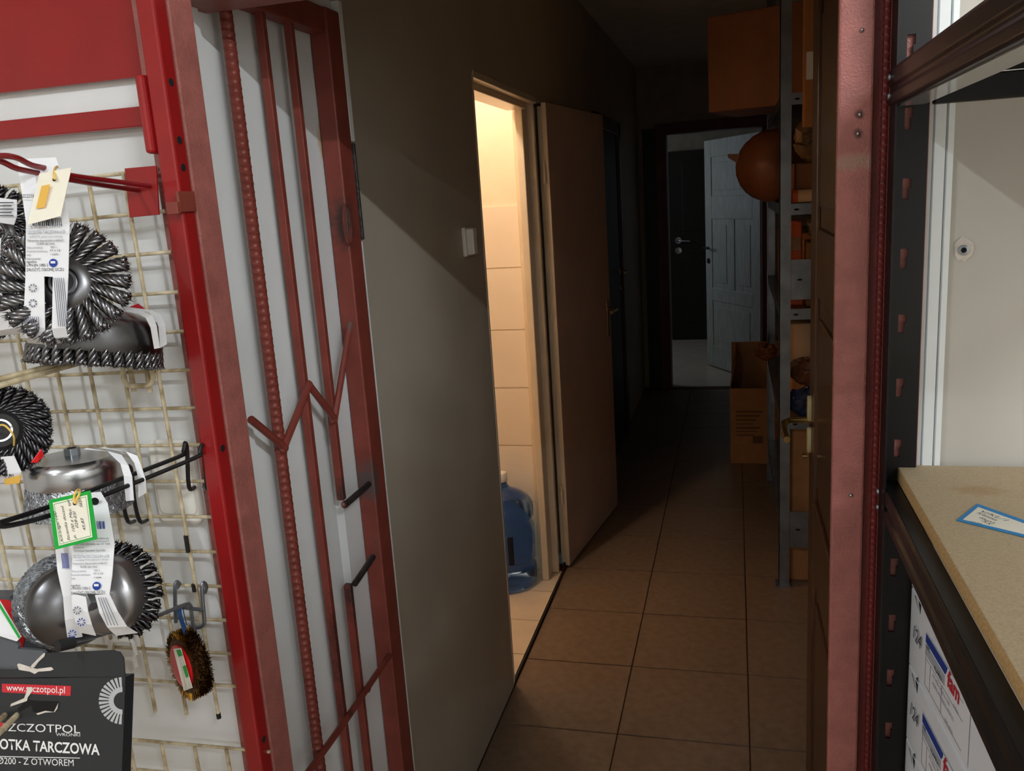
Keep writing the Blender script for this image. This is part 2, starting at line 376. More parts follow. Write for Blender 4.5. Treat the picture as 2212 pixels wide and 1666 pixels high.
# doorway frame painted pink (the jambs stand proud of the wall)
b = MB(); b.box(-0.690, -0.6397, 0.947, 0.9955, 0, LZ+0.15); b.box(-0.7595, -0.751, 1.1, 1.186, 0, LZ); b.box(-0.757, -0.742, 0.99, 1.10, 0, LZ)
struct(b.build('trim_2', 'pink_paint', bevel=0.002), 'pink painted steel jamb on the left of the doorway')
b = MB(); b.box(-0.751, 0.1148, 1.086, 1.186, LZ-0.004, LZ+0.05)
struct(b.build('trim_3', 'pink_paint', bevel=0.002), 'pink painted steel lintel over the doorway')
tr = struct(MB().box(0.1148, 0.1530, 1.086, 1.098, 0, LZ+0.05).build('trim_4', 'pink_paint', bevel=0.003), 'rough pink painted steel jamb on the right of the doorway')
MB().box(0.1530, 0.1640, 1.0985, 1.1004, 0, LZ).build('recessed_edge', 'pink_dark', tr)
MB().box(0.1700, 0.2120, 1.084, 1.100, 0, LZ).build('flat_bar', 'pink_paint', tr, bevel=0.002)
MB().box(0.136, 0.195, 1.1005, 1.186, 0, LZ).build('inner_profile', 'pink_dark', tr)
def rebar(p0, p1, r, pitch, lead, n=12, core=0.8):
    """ribbed reinforcing bar: radius rises on a helix"""
    b = MB(); p0 = Vector(p0); p1 = Vector(p1); L = (p1-p0).length; t = (p1-p0)/L
    u = t.orthogonal().normalized(); w = t.cross(u); m = max(2, int(L/pitch*6)); vs = []; fs = []
    for i in range(m+1):
        s = L*i/m
        for k in range(n):
            q = 2*PI*k/n; ph = (s/pitch + lead*k/n) % 1.0
            rr = r*(core + (1-core)*max(0.0, math.cos(2*PI*ph))**0.7 if math.cos(2*PI*ph) > 0 else core)
            if k in (0, n//2): rr = max(rr, r*0.93)
            vs.append(p0+t*s+(u*math.cos(q)+w*math.sin(q))*rr)
    for i in range(m):
        for k in range(n): fs.append((i*n+k, i*n+(k+1) % n, (i+1)*n+(k+1) % n, (i+1)*n+k))
    fs += [tuple(range(n-1, -1, -1)), tuple(m*n+k for k in range(n))]
    return b.add(vs, fs)
rebar((0.1665, 1.094, 0.3), (0.1665, 1.094, LZ), 0.0048, 0.009, 1.0, n=8, core=0.72).build('ribbed_bar', 'pink_dark', tr, smooth=True)
for (px, py) in ((1857, 248), (1853, 289), (1862, 65), (1838, 1070)):
    p = at(px, py, 1.0855); MB().lathe([(0.0028, 0.0), (0.002, 0.002), (0.0006, 0.003)], frame(p, (0, -1, 0)), 10).build('screw_head', 'steel_bright', tr, smooth=True)
stain('pink_paint', [((0.134, 1.086, at(1838, 350, 1.086).z), (0.05, 0.03, 0.010), (150, 118, 104), 0.8)]+
      [((at(px, py, 1.086).x, 1.086, at(px, py, 1.086).z), (0.006, 0.02, 0.006), (70, 40, 40), 0.8) for px, py in ((1857, 248), (1853, 289))])
# ribbed white trim and wall plug on the right
b = MB(); x0 = at(1985, 600, 1.10).x; x1 = at(2046, 600, 1.10).x; w = x1-x0
prof = [(0, 0), (0.0, 0.010), (0.22, 0.012), (0.25, 0.006), (0.30, 0.012), (0.66, 0.012), (0.70, 0.006), (0.75, 0.012), (0.96, 0.010), (1.0, 0.0)]
b.prism([(x0+w*p, 1.10-q) for p, q in prof], 1.25, 2.6)
struct(b.build('trim_5', 'sheet_white'), 'white ribbed plastic trim on the wall above the chipboard shelf')
pp = at(2080, 540, 1.10)
t = thing('wall_plug', 'bare screw hole with broken plaster in the pale wall', 'wall plug', pp)
b = MB(); b.add([(0.011*math.cos(2*PI*k/14)*random.uniform(0.8, 1.2), 0.0, 0.013*math.sin(2*PI*k/14)*random.uniform(0.8, 1.2)) for k in range(14)]+[(0, -0.0015, 0)], [(k, (k+1) % 14, 14) for k in range(14)], Matrix.Translation(pp-Vector((0, 0.0012, 0))))
b.build('broken_plaster', 'card_torn', t)
MB().lathe([(0.006, 0.002), (0.006, 0.004), (0.003, 0.0045), (0.0026, 0.001)], frame(pp, (0, -1, 0)), 14).build('sleeve', 'zinc', t, smooth=True)
MB().lathe([(0.0032, 0.0046), (0.003, 0.005)], frame(pp, (0, -1, 0)), 12).build('hole', 'dark_hole', t)

# ---------------------------------------------------------------- small-room doorway: frame, leaf
d1 = sempty('door_1', (-0.739, 3.57, 0.0), 'painted door leaf standing open against the corridor wall')
u = Vector((0.1442, 0.9895, 0)).normalized(); nrm = Vector((0.9895, -0.1442, 0)); H0 = Vector((-0.739, 3.57, 0.012))
ML = Matrix(((u.x, -nrm.x, 0, H0.x), (u.y, -nrm.y, 0, H0.y), (0, 0, 1, H0.z), (0, 0, 0, 1)))   # local x along leaf, y into thickness
MB().box(0, 0.804, 0, 0.022, 0, 2.02, ML).build('door_leaf', 'leaf_paint', d1, bevel=0.002)
MB().box(-0.0005, 0.79, 0.022, 0.040, 0.012, 2.008, ML).build('rebate', 'cream_gloss', d1, bevel=0.002)
MB().box(-0.0015, 0.0, 0.0015, 0.0205, 0.0, 2.02, ML).build('lit_edge', 'cream_gloss', d1)
for z in (0.30, 1.70):
    c = ML @ Vector((-0.012, 0.018, z))
    b = MB(); b.cyl(c, c+Vector((0, 0, 0.062)), 0.0085, 12); b.cyl(c+Vector((0, 0, 0.062)), c+Vector((0, 0, 0.088)), 0.0055, 12)
    b.box(-0.012, 0.004, 0.016, 0.020, z, z+0.062, ML); b.build('hinge', 'cream_gloss', d1, smooth=True)
hp = MB(); hp.box(0.735, 0.765, -0.006, 0.0, 0.93, 1.12, ML); hp.build('handle_plate', 'brass', d1, bevel=0.003)
h = MB(); h.tube([ML @ Vector(p) for p in ((0.75, 0, 1.07), (0.75, -0.045, 1.07), (0.74, -0.055, 1.07), (0.64, -0.055, 1.068))], 0.008, 10); h.build('lever', 'brass', d1, smooth=True)
h = MB(); h.tube([ML @ Vector(p) for p in ((0.75, 0.04, 1.07), (0.75, 0.075, 1.07), (0.74, 0.085, 1.07), (0.66, 0.085, 1.068))], 0.008, 10); h.build('lever', 'brass', d1, smooth=True)
MB().box(0.802, 0.8055, 0.008, 0.03, 0.95, 1.12, ML).build('lock_plate', 'brass', d1)

tf = sempty('trim_6', (XW-0.05, 3.42, 0), 'cream painted frame of the lit doorway')
b = MB(); b.box(XW-0.076, XW-0.045, 3.412, 3.52, 0.01, DZ); b.box(XW-0.100, XW-0.052, 3.52, 3.7195, 0.01, DZ-0.001); b.box(XW-0.102, XW-0.076, 3.47, 3.525, 0.01, DZ)
b.build('jamb', 'cream_gloss', tf, bevel=0.004)
b = MB(); b.box(XW-0.050, XW-0.018, 3.495, 3.5195, 0.01, DZ); b.build('door_stop', 'cream_gloss', tf, bevel=0.003)
b = MB(); b.box(XW-0.11, XW-0.03, 2.602, 3.42, DZ-0.034, DZ); b.box(XW-0.03, XW+0.003, 2.602, 3.47, DZ-0.012, DZ+0.012); b.build('head', 'cream_gloss', tf, bevel=0.004)
b = MB(); b.box(XW-0.11, XW-0.03, 2.590, 2.604, 0.01, DZ); b.box(XW-0.012, XW+0.0015, 2.592, 2.605, 0.01, DZ); b.build('jamb', 'cream_gloss', tf, bevel=0.002)
for z in (1.735, 1.71, 0.34, 0.315):
    MB().lathe([(0.005, 0), (0.0045, 0.002), (0.001, 0.0025)], frame((XW-0.032, 3.495, z), (0, -1, 0)), 10).build('screw', 'cream_gloss', tf, smooth=True)

# second door further down the left wall, and its frame
d2 = sempty('door_2', (XW, 5.30, 0), 'dark closed door further down the left wall')
yh = atx(1350, 586, XW+0.05).y; zh = atx(1350, 586, XW+0.05).z
MB().box(XW, XW+0.012, yh-0.78, yh+0.08, 0.01, 2.02).build('door_leaf', 'wood_dark', d2)
b = MB(); b.box(XW, XW+0.03, yh-0.86, yh-0.78, 0, 2.1); b.box(XW, XW+0.03, yh+0.08, yh+0.17, 0, 2.1); b.box(XW, XW+0.03, yh-0.86, yh+0.17, 2.02, 2.1); b.build('door_frame', 'wood_brown', d2, bevel=0.004)
b = MB(); b.tube([(XW+0.012, yh, zh), (XW+0.055, yh, zh), (XW+0.062, yh-0.01, zh), (XW+0.062, yh-0.11, zh)], 0.008, 10); b.build('lever', 'brass', d2, smooth=True)
MB().lathe([(0.022, 0), (0.02, 0.006), (0.008, 0.007)], frame((XW+0.012, yh, zh-0.11), (1, 0, 0)), 16).build('key_rose', 'brass', d2, smooth=True)
MB().lathe([(0.024, 0), (0.022, 0.006), (0.01, 0.007)], frame((XW+0.012, yh, zh), (1, 0, 0)), 16).build('rose', 'brass', d2, smooth=True)

# far end: maroon frame, pale open leaf, dark door in the room beyond
b = MB(); b.box(-0.615, -0.53, 7.20, 7.38, 0, 2.09); b.box(-0.615, 0.27, 7.20, 7.38, 2.09, 2.17); b.box(0.21, 0.27, 7.20, 7.38, 0, 2.09)
struct(b.build('trim_7', 'frame_maroon', bevel=0.004), 'maroon frame at the far end of the corridor')
b = MB(); b.box(-0.72, -0.62, 7.235, 7.25, 0, 2.14); struct(b.build('trim_8', 'wood_dark'), 'dark post beside the maroon frame')
d3 = sempty('door_3', (0.20, 7.39, 0), 'pale panelled door leaf standing ajar at the end of the corridor')
a0 = Vector((0.200, 7.39, 0.012)); a1 = Vector((-0.264, 8.2, 0.012)); u3 = (a1-a0).normalized(); W3 = (a1-a0).length
n3 = Vector((-u3.y, u3.x, 0)); n3 = n3 if n3.dot(Vector((-1, -1, 0))) > 0 else -n3
M3 = Matrix(((u3.x, -n3.x, 0, a0.x), (u3.y, -n3.y, 0, a0.y), (0, 0, 1, a0.z), (0, 0, 0, 1)))
MB().box(0, W3, 0.008, 0.04, 0, 2.05, M3).build('door_leaf', 'wood_white', d3)
for (x0, x1, z0, z1) in ((0, 0.12, 0, 2.05), (W3-0.12, W3, 0, 2.05), (0.12, W3-0.12, 1.90, 2.05), (0.12, W3-0.12, 1.36, 1.56), (0.12, W3-0.12, 0.62, 0.74), (0.12, W3-0.12, 0, 0.2), (W3/2-0.05, W3/2+0.05, 0.74, 1.36)):
    MB().box(x0, x1, 0, 0.010, z0, z1, M3).build('rail', 'wood_white', d3, bevel=0.005)
for (x0, x1, z0, z1) in ((0.17, W3-0.17, 1.61, 1.85), (0.16, W3/2-0.09, 0.79, 1.31), (W3/2+0.09, W3-0.16, 0.79, 1.31), (0.17, W3-0.17, 0.25, 0.57)):
    MB().box(x0, x1, 0.003, 0.010, z0, z1, M3).build('panel', 'wood_white', d3, bevel=0.006)
b = MB(); b.tube([M3 @ Vector(p) for p in ((W3-0.06, 0, 1.10), (W3-0.06, -0.05, 1.10), (W3-0.16, -0.055, 1.10))], 0.01, 10); b.build('lever', 'steel_dark', d3, smooth=True)
MB().lathe([(0.026, 0), (0.024, 0.008), (0.01, 0.009)], frame(M3 @ Vector((W3-0.06, 0, 0.98)), n3), 16).build('key_rose', 'steel_dark', d3, smooth=True)
d4 = sempty('door_4', (-0.45, 9.69, 0), 'dark panelled door with pale handle in the room beyond')
hx = at(1465, 520, 9.64); 
MB().box(hx.x-0.09, hx.x+0.75, 9.66, 9.70, 0.01, 2.05).build('door_leaf', 'wood_dark', d4)
for (x0, x1, z0, z1) in ((0.05, 0.62, 1.2, 1.95), (0.05, 0.62, 0.2, 0.95)): MB().box(hx.x+x0, hx.x+x1, 9.652, 9.66, z0, z1).build('panel', 'wood_dark', d4, bevel=0.004)
b = MB(); b.tube([(hx.x, 9.66, hx.z), (hx.x, 9.61, hx.z), (hx.x+0.01, 9.60, hx.z), (hx.x+0.13, 9.60, hx.z-0.01)], 0.011, 10); b.build('lever', 'steel_bright', d4, smooth=True)
MB().lathe([(0.04, 0), (0.036, 0.008), (0.01, 0.009)], frame((hx.x, 9.66, hx.z), (0, -1, 0)), 16).build('rose', 'steel_bright', d4, smooth=True)
MB().lathe([(0.04, 0), (0.036, 0.008), (0.01, 0.009)], frame((hx.x, 9.66, hx.z-0.11), (0, -1, 0)), 16).build('key_rose', 'steel_bright', d4, smooth=True)

# brown wooden door on the right, folded open inwards
d5 = sempty('door_5', (0.18, 1.22, 0), 'brown varnished wooden door open along the right side of the corridor')
X5, Y0, Y1 = 0.160, 1.215, 1.985
MB().box(X5+0.008, X5+0.04, Y0, Y1, 0.01, 2.12).build('door_leaf', 'wood_brown', d5)
for (y0, y1, z0, z1) in ((Y1-0.125, Y1, 0.01, 2.12), (Y0, Y0+0.125, 0.01, 2.12), (Y0+0.125, Y1-0.125, 2.0, 2.12), (Y0+0.125, Y1-0.125, 1.42, 1.56), (Y0+0.125, Y1-0.125, 0.80, 0.98), (Y0+0.125, Y1-0.125, 0.01, 0.22)):
    MB().box(X5, X5+0.012, y0, y1, z0, z1).build('rail', 'wood_brown', d5, bevel=0.006)
for (z0, z1) in ((1.60, 1.96), (1.02, 1.38), (0.26, 0.76)):
    MB().box(X5+0.002, X5+0.012, Y0+0.17, Y1-0.17, z0, z1).build('panel', 'wood_brown', d5, bevel=0.009)
for py in (880, 950):
    p = atx(1752, py, X5)
    b = MB(); b.prism([(0.014*math.cos(a) , 0.030*math.sin(a)) for a in [2*PI*k/18 for k in range(18)]], 0, 0.009, frame((X5, Y1-0.055, p.z), (-1, 0, 0), (0, 1, 0)))
    b.build('escutcheon', 'escutcheon', d5, bevel=0.002)
zc = atx(1745, 884, X5).z
b = MB(); b.tube([(X5, Y1-0.055, zc), (X5-0.045, Y1-0.055, zc), (X5-0.058, Y1-0.065, zc-0.004), (X5-0.060, Y1-0.10, zc-0.012), (X5-0.058, Y1-0.17, zc-0.012)], 0.007, 10); b.build('lever', 'brass', d5, smooth=True)
MB().cyl((X5-0.008, Y1-0.055, zc-0.083), (X5-0.018, Y1-0.055, zc-0.083), 0.006, 12).build('key_cylinder', 'brass', d5)

# ================================================================== red barred gate leaf, folded open along the left wall
XG = -0.700                                        # front of the bars
def g(px, py, dx=0.0): return atx(px, py, XG+dx)
gate = thing('security_gate', 'rust red barred steel gate leaf backed with white corrugated sheet, folded open on the left', 'gate', (-0.72, 1.30, 0.05))
YA, YB, ZT, ZB = 1.118, 1.545, 2.008, 0.06
b = MB(); b.box(XG-0.03, XG+0.006, YB-0.055, YB, ZB, ZT); b.build('stile', 'gate_red', gate, bevel=0.003)
b = MB(); b.box(XG-0.052, XG-0.036, YA, YA+0.03, ZB, ZT); b.build('stile', 'gate_red', gate, bevel=0.003)
for z0, z1 in ((ZT-0.045, ZT), (ZB, ZB+0.05)):
    MB().box(XG-0.03, XG+0.002, YA+0.03, YB-0.055, z0, z1).build('rail', 'gate_red', gate, bevel=0.003)
# corrugated sheet
ridge = [1.112]
prof = []; y = 1.100; k = 0
cuts = [g(500, 600).y, g(545, 600).y, g(556, 600).y, g(600, 600).y, g(612, 600).y, g(655, 600).y, g(668, 600).y, g(712, 600).y, g(722, 600).y, 1.556]
prof = [(1.108, 0.0), (cuts[1], 0.0), (cuts[2], 0.009), (cuts[3]-0.002, 0.009), (cuts[4], 0.0), (cuts[5], 0.0), (cuts[6], 0.007), (cuts[7], 0.007), (cuts[8], 0.0), (1.556, 0.0)]
xf = XG-0.032
poly = [(xf-d, yy) for yy, d in prof]+[(xf-d-0.002, yy) for yy, d in reversed(prof)]
b = MB(); b.prism(poly, ZB+0.01, ZT+0.02); b.build('corrugated_sheet', 'sheet_white', gate)
se = MB(); zl0, zl1 = g(765, 520).z, g(755, 310).z
se.box(XG-0.034, XG+0.006, YB+0.0005, YB+0.015, zl1+0.004, ZT+0.02); se.box(XG-0.034, XG+0.005, YB+0.0005, YB+0.006, ZB, zl0-0.004); se.box(XG-0.034, XG-0.008, YA, YB+0.0055, ZT+0.001, ZT+0.02); se.build('sheet_edge', 'sheet_white', gate)
# bars
def vbar(pts, r, name='bar', n=4, m='gate_red'):
    b = MB(); b.tube([g(x, y, -0.006) for x, y in pts], r*1.25 if n == 4 else r, n, phase=PI/4 if n == 4 else 0); return b.build(name, m, gate)
p0 = g(488, 0, -0.01); p1 = g(689, 1627, -0.01); yb = (p0.y+p1.y)/2
rb = rebar((XG-0.012, yb-0.001, ZB+0.03), (XG-0.012, yb+0.001, ZT-0.02), 0.0102, 0.0125, 1.0, n=12, core=0.72).build('ribbed_bar', 'gate_red', gate, smooth=True)
y2 = g(663.5, 831, -0.006).y; y3 = g(721, 859, -0.006).y
def sq(yc, z0, z1, w=0.0062, name='bar'): return MB().box(XG-0.02, XG-0.006, yc-w, yc+w, z0, z1).build(name, 'gate_red', gate, bevel=0.0015)
sq(y2, ZB, ZT-0.02)
zc1 = g(743, 1087).z; sq(y3, zc1, ZT-0.02)
yl = g(784, 1489, -0.006).y; zc2 = g(766, 1262).z; sq(yl, ZB, zc2)
def diag(a, c, r=0.0062, m='gate_red', dx=0.0):
    b = MB(); b.tube([g(*a, dx), g(*c, dx)], r, 8); return b.build('diagonal_bar', m, gate, smooth=True)
diag((541.7, 906), (613.5, 965)); diag((611, 972), (668, 830)); diag((668, 832), (722, 904)); diag((722, 910), (757, 698))
diag((744, 1092), (797, 1046), m='weld_grey'); diag((766, 1262), (806, 1203), m='weld_grey')
diag((664, 1672), (747, 1556)); diag((745.6, 1558), (841, 1416))
for (px, py, r) in ((613, 967, 0.010), (667, 832, 0.009), (721, 905, 0.010), (690, 1636, 0.010), (746, 1557, 0.009), (795, 1489, 0.008), (744, 1090, 0.008)):
    b = MB(); c = g(px, py, -0.002); rr = random.Random(px)
    b.lathe([(0.001, -r*0.7), (r*0.7, -r*0.45), (r*0.95, 0), (r*0.7, r*0.45), (0.001, r*0.7)], frame(c, (1, rr.uniform(-.3, .3), rr.uniform(-.3, .3))), 12); b.build('weld_bead', 'gate_red', gate, smooth=True)
stain('gate_red', [(tuple(g(802, 1040)), (0.05, 0.03, 0.045), (78, 74, 74), 0.85), (tuple(g(806, 1195)), (0.05, 0.028, 0.045), (70, 66, 66), 0.85), (tuple(g(752, 1075)), (0.03, 0.02, 0.05), (50, 42, 42), 0.8), (tuple(g(768, 1275)), (0.03, 0.02, 0.07), (48, 42, 42), 0.85), (tuple(g(745, 480)), (0.03, 0.03, 0.05), (66, 50, 46), 0.9), (tuple(g(740, 1430)), (0.03, 0.012, 0.14), (40, 26, 24), 0.7), (tuple(g(757, 702)), (0.03, 0.015, 0.02), (96, 84, 80), 0.7)])
s1 = g(578, 1090, -0.032); s2 = g(692, 305, -0.035); s3 = g(712, 930, -0.035)
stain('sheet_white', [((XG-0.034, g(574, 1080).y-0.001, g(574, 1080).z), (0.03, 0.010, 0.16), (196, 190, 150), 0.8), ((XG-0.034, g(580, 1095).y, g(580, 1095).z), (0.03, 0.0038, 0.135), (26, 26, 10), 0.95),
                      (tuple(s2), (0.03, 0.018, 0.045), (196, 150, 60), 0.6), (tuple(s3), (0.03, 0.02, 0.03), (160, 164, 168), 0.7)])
# lock case and keep on the far edge
lk = MB(); z0, z1 = g(765, 520).z, g(755, 310).z
lk.box(XG-0.03, XG+0.010, YB, YB+0.007, z0, z1); lk.build('lock_case', 'weld_grey', gate, bevel=0.002)
c = g(748, 485, 0.006); b = MB(); b.tube([c+Vector((0.002, 0.012*math.cos(q)*1.0, 0.035*math.sin(q))) for q in [2*PI*k/16 for k in range(16)]], 0.0035, 6, closed=True); b.build('lock_ring', 'gate_red', gate, smooth=True)

# light switch on the corridor wall
sw = thing('light_switch', 'small white light switch with a dark rocker beside the lit doorway', 'switch', (XW, 2.42, 1.50))
c = atx(1008, 522, XW); 
MB().box(XW, XW+0.012, c.y-0.045, c.y+0.045, c.z-0.042, c.z+0.042).build('back_plate', 'white_plastic', sw, bevel=0.004)
MB().box(XW+0.012, XW+0.034, c.y-0.040, c.y-0.002, c.z-0.036, c.z+0.038).build('cover', 'white_plastic', sw, bevel=0.004)
MB().lathe([(0.026, 0.0), (0.024, 0.009), (0.008, 0.011)], frame((XW+0.012, c.y+0.018, c.z), (1, 0, 0)), 20).build('rocker', 'rubber', sw, smooth=True)

# ================================================================== red display stand with wire mesh
YM = 0.930
rack = thing('display_stand', 'bright red steel display stand frame with a red header panel', 'display stand', (-0.9, 0.93, 0.0))
XP0, XP1 = -0.6635, -0.6395
post = MB().box(XP0, XP1, 0.918, 0.944, 0.0, 2.3).build('post', 'rack_red', rack, bevel=0.003)
MB().box(-1.30, -1.275, 0.918, 0.944, 0.0, 2.3).build('post', 'rack_red', rack, bevel=0.003)
hole = MB(); hole.lathe([(0.0048, 0), (0.0046, 0.0006)], frame((0, 0, 0), (1, 0, 0)), 14); hm = hole.mesh('bolt_hole', 'dark_hole')
for (px, py) in ((366, 177), (387, 303), (396, 362), (488, 965), (576, 1590)):
    p = atx(px, py, XP1); put('bolt_hole', hm, Matrix.Translation((XP1-0.0001, 0.931, p.z)), rack)
zt = at(160, 182, 0.956).z
MB().box(-1.275, XP0+0.002, 0.956, 0.962, zt, 2.3).build('header_panel', 'rack_red', rack)
zb1 = at(160, 244, 0.95).z; zb0 = at(160, 288, 0.95).z
MB().box(-1.275, XP0-0.008, 0.950, 0.961, zb0, zb1).build('cross_bar', 'rack_red', rack, bevel=0.002)
z0 = at(338, 332, 0.92).z; z1 = at(317, 160, 0.92).z
MB().box(XP0-0.012, XP0-0.001, 0.912, 0.934, z0, z1).build('end_flange', 'rack_red', rack, bevel=0.004)
b = MB(); c = at(316, 262, 0.918)
for k in range(5): b.lathe([(0.001, -0.003), (0.004, 0), (0.001, 0.003)], frame(c+Vector((0, 0, 0.006*(k-2))), (0, -1, 0)), 8)
b.build('weld_bead', 'rack_red', rack, smooth=True)
# strap latch reaching back from the post to the jamb
zs1 = atx(360, 414, XP1).z; zs0 = atx(360, 466, XP1).z
b = MB(); b.box(XP1, XP1+0.004, 0.908, atx(418, 440, XP1).y, zs0+0.003, zs1); b.box(XP1-0.012, XP1+0.004, 0.903, 0.909, zs0+0.001, zs1-0.012)
b.build('strap_latch', 'gate_red', rack, bevel=0.001)
MB().box(-1.275, XP0-0.001, 0.968, 0.976, 0.3, 2.3).build('back_panel', 'white_wall', rack)
# wire mesh panels
def mesh_panel(label, X0, X1, Z0, Z1, vx, hz, rotdeg, name='wire_mesh_panel'):
    t = thing(name, label, 'mesh panel', ((X0+X1)/2, YM, Z0))
    c = Vector((-0.77, YM, 1.32)); R = Matrix.Translation(c) @ Matrix.Rotation(math.radians(rotdeg), 4, 'Y') @ Matrix.Translation(-c)
    for x in vx: MB().cyl(R @ Vector((x, YM+0.0015, Z0)), R @ Vector((x, YM+0.0015, Z1)), 0.0026, 8).build('wire', 'mesh_cream', t, smooth=True)
    for z in hz: MB().cyl(R @ Vector((X0, YM+0.0062, z)), R @ Vector((X1, YM+0.0062, z)), 0.0024, 8).build('wire', 'mesh_cream', t, smooth=True)
    return t
vx = [-0.7148-0.0517*k for k in range(11)]
hz = [1.466-0.0498*(k-5) for k in range(16)]
zbot = at(466, 1552, YM).z
mesh_panel('cream wire mesh panel hung with brushes', -1.27, -0.668, zbot, hz[0], vx, [z for z in hz if z > zbot], -1.4)
mp_ = [o for o in COL.objects if o.name == 'wire_mesh_panel'][0]
for (xa, ya, xb_, yb_) in ((401.5, 1157, 407, 1193), (418, 1262, 421, 1278)):
    MB().cyl(at(xa, ya, YM), at(xb_, yb_, YM), 0.0032, 8).build('black_sleeve', 'rubber', mp_, smooth=True)
c_ = Vector((-0.77, YM, 1.32)); R_ = Matrix.Translation(c_) @ Matrix.Rotation(math.radians(-1.4), 4, 'Y') @ Matrix.Translation(-c_)
MB().cyl(R_ @ Vector((vx[0], YM+0.0015, zbot-0.002)), R_ @ Vector((vx[0], YM+0.0015, zbot+0.006)), 0.0032, 8).build('black_sleeve', 'rubber', mp_, smooth=True)
vx2 = [at(px, 1650, YM).x for px in (343, 413, 480)]; d = vx2[1]-vx2[0]
vx2 = [vx2[0]-d*k for k in range(8, 0, -1)]+vx2; z2 = at(380, 1612, YM).z
mesh_panel('lower cream wire mesh panel below the hanging brushes', -1.27, -0.645, 0.45, z2+0.001, vx2, [z2-0.05*k for k in range(9)], -1.3)
# white switch on the wall behind the mesh
s = thing('light_switch', 'rounded white wall switch seen behind the wire mesh', 'switch', at(386, 1040, 0.968))
p0 = at(326, 945, 1.10); p1 = at(444, 1138, 1.10); c = (p0+p1)/2
def rrect(w, h, r, n=5):
    out = []
    for cx, cy, a0 in ((w-r, h-r, 0), (-w+r, h-r, PI/2), (-w+r, -h+r, PI), (w-r, -h+r, 3*PI/2)):
        out += [(cx+r*math.cos(a0+PI/2*k/n), cy+r*math.sin(a0+PI/2*k/n)) for k in range(n+1)]
    return out
FS = frame((at(386, 1040, 0.968).x, 0.968, at(386, 1040, 0.968).z), (0, -1, 0), (1, 0, 0)) @ Matrix.Scale(0.85, 4)
MB().prism(rrect(0.041, 0.072, 0.018), 0, 0.010, FS).build('plate', 'white_plastic', s, bevel=0.003)
MB().prism(rrect(0.034, 0.046, 0.010), 0.010, 0.0125, FS @ Matrix.Translation((0, -0.006, 0))).build('rocker', 'white_plastic', s, bevel=0.002)

# ================================================================== hooks
def hook(label, paths, r, m, loc, group='display hooks'):
    t = thing('display_hook', label, 'hook', loc, group)
    for nm, path in paths:
        MB().tube(path, r, 8).build(nm, m, t, smooth=True)
    return t
def curve(pts, sub=4):
    """Catmull-Rom through points"""
    P = [Vector(p) for p in pts]; out = []
    for i in range(len(P)-1):
        a = P[max(i-1, 0)]; b0 = P[i]; c = P[i+1]; d = P[min(i+2, len(P)-1)]
        for k in range(sub):
            s = k/sub; out.append(0.5*((2*b0)+(c-a)*s+(2*a-5*b0+4*c-d)*s*s+(3*b0-a-3*c+d)*s**3))
    return out+[P[-1]]
# red double-rod hook on a red plate
t = thing('display_hook', 'dark red twin rod hook welded to a red plate', 'hook', at(308, 416, 0.925), 'display hooks')
pts = [at(272, 364, 0.922), at(340, 358, 0.922), at(346, 464, 0.922), at(283, 470, 0.922)]
MB().slab(pts, (0, -0.003, 0)).build('plate', 'rack_red', t, bevel=0.0008)
mat('hook_red', (120, 22, 26), 0.28, var=0.1, coat=0.3)
MB().tube(curve([at(328, 402, 0.922), at(240, 391, 0.86), at(152, 379, 0.80), at(110, 366, 0.775), at(69, 357, 0.75), at(36, 341, 0.73), at(2, 337, 0.715), at(-40, 345, 0.70)]), 0.0030, 10).build('rod', 'hook_red', t, smooth=True)
MB().tube(curve([at(302, 411, 0.922), at(220, 400, 0.86), at(150, 388, 0.80), at(83, 374, 0.765), at(36, 364, 0.738), at(0, 348, 0.72), at(-40, 345, 0.70)]), 0.0030, 10).build('rod', 'hook_red', t, smooth=True)
# black double-rod hook
hook('black twin rod wire hook reaching out over the crimped cup brush', [
    ('rod', curve([at(441, 1052, 0.945), at(446, 1050, 0.928), at(440, 975, 0.922), at(436, 962, 0.916), at(431, 978, 0.912), at(420, 990, 0.905), at(230, 1068, 0.80), at(104, 1115, 0.725), at(10, 1137, 0.675), at(-6, 1128, 0.668)])),
    ('rod', curve([at(420, 1053, 0.945), at(408, 1052, 0.928), at(404, 975, 0.922), at(400, 957, 0.916), at(396, 975, 0.912), at(384, 988, 0.905), at(206, 1056, 0.80), at(104, 1096, 0.735), at(-2, 1130, 0.672)]))], 0.0028, 'black_wire', at(420, 1000, 0.92))
hook('pair of black hook legs showing below the crimped cup brush', [
    ('rod', curve([at(291, 1126, 0.945), at(276, 1126, 0.925), at(265, 1080, 0.920), at(256, 1010, 0.918), at(230, 1020, 0.90), at(170, 1045, 0.86)])),
    ('rod', curve([at(318, 1124, 0.945), at(302, 1126, 0.925), at(290, 1080, 0.920), at(282, 1010, 0.918), at(260, 1022, 0.90), at(200, 1048, 0.86)]))], 0.0028, 'black_wire', at(280, 1070, 0.92))
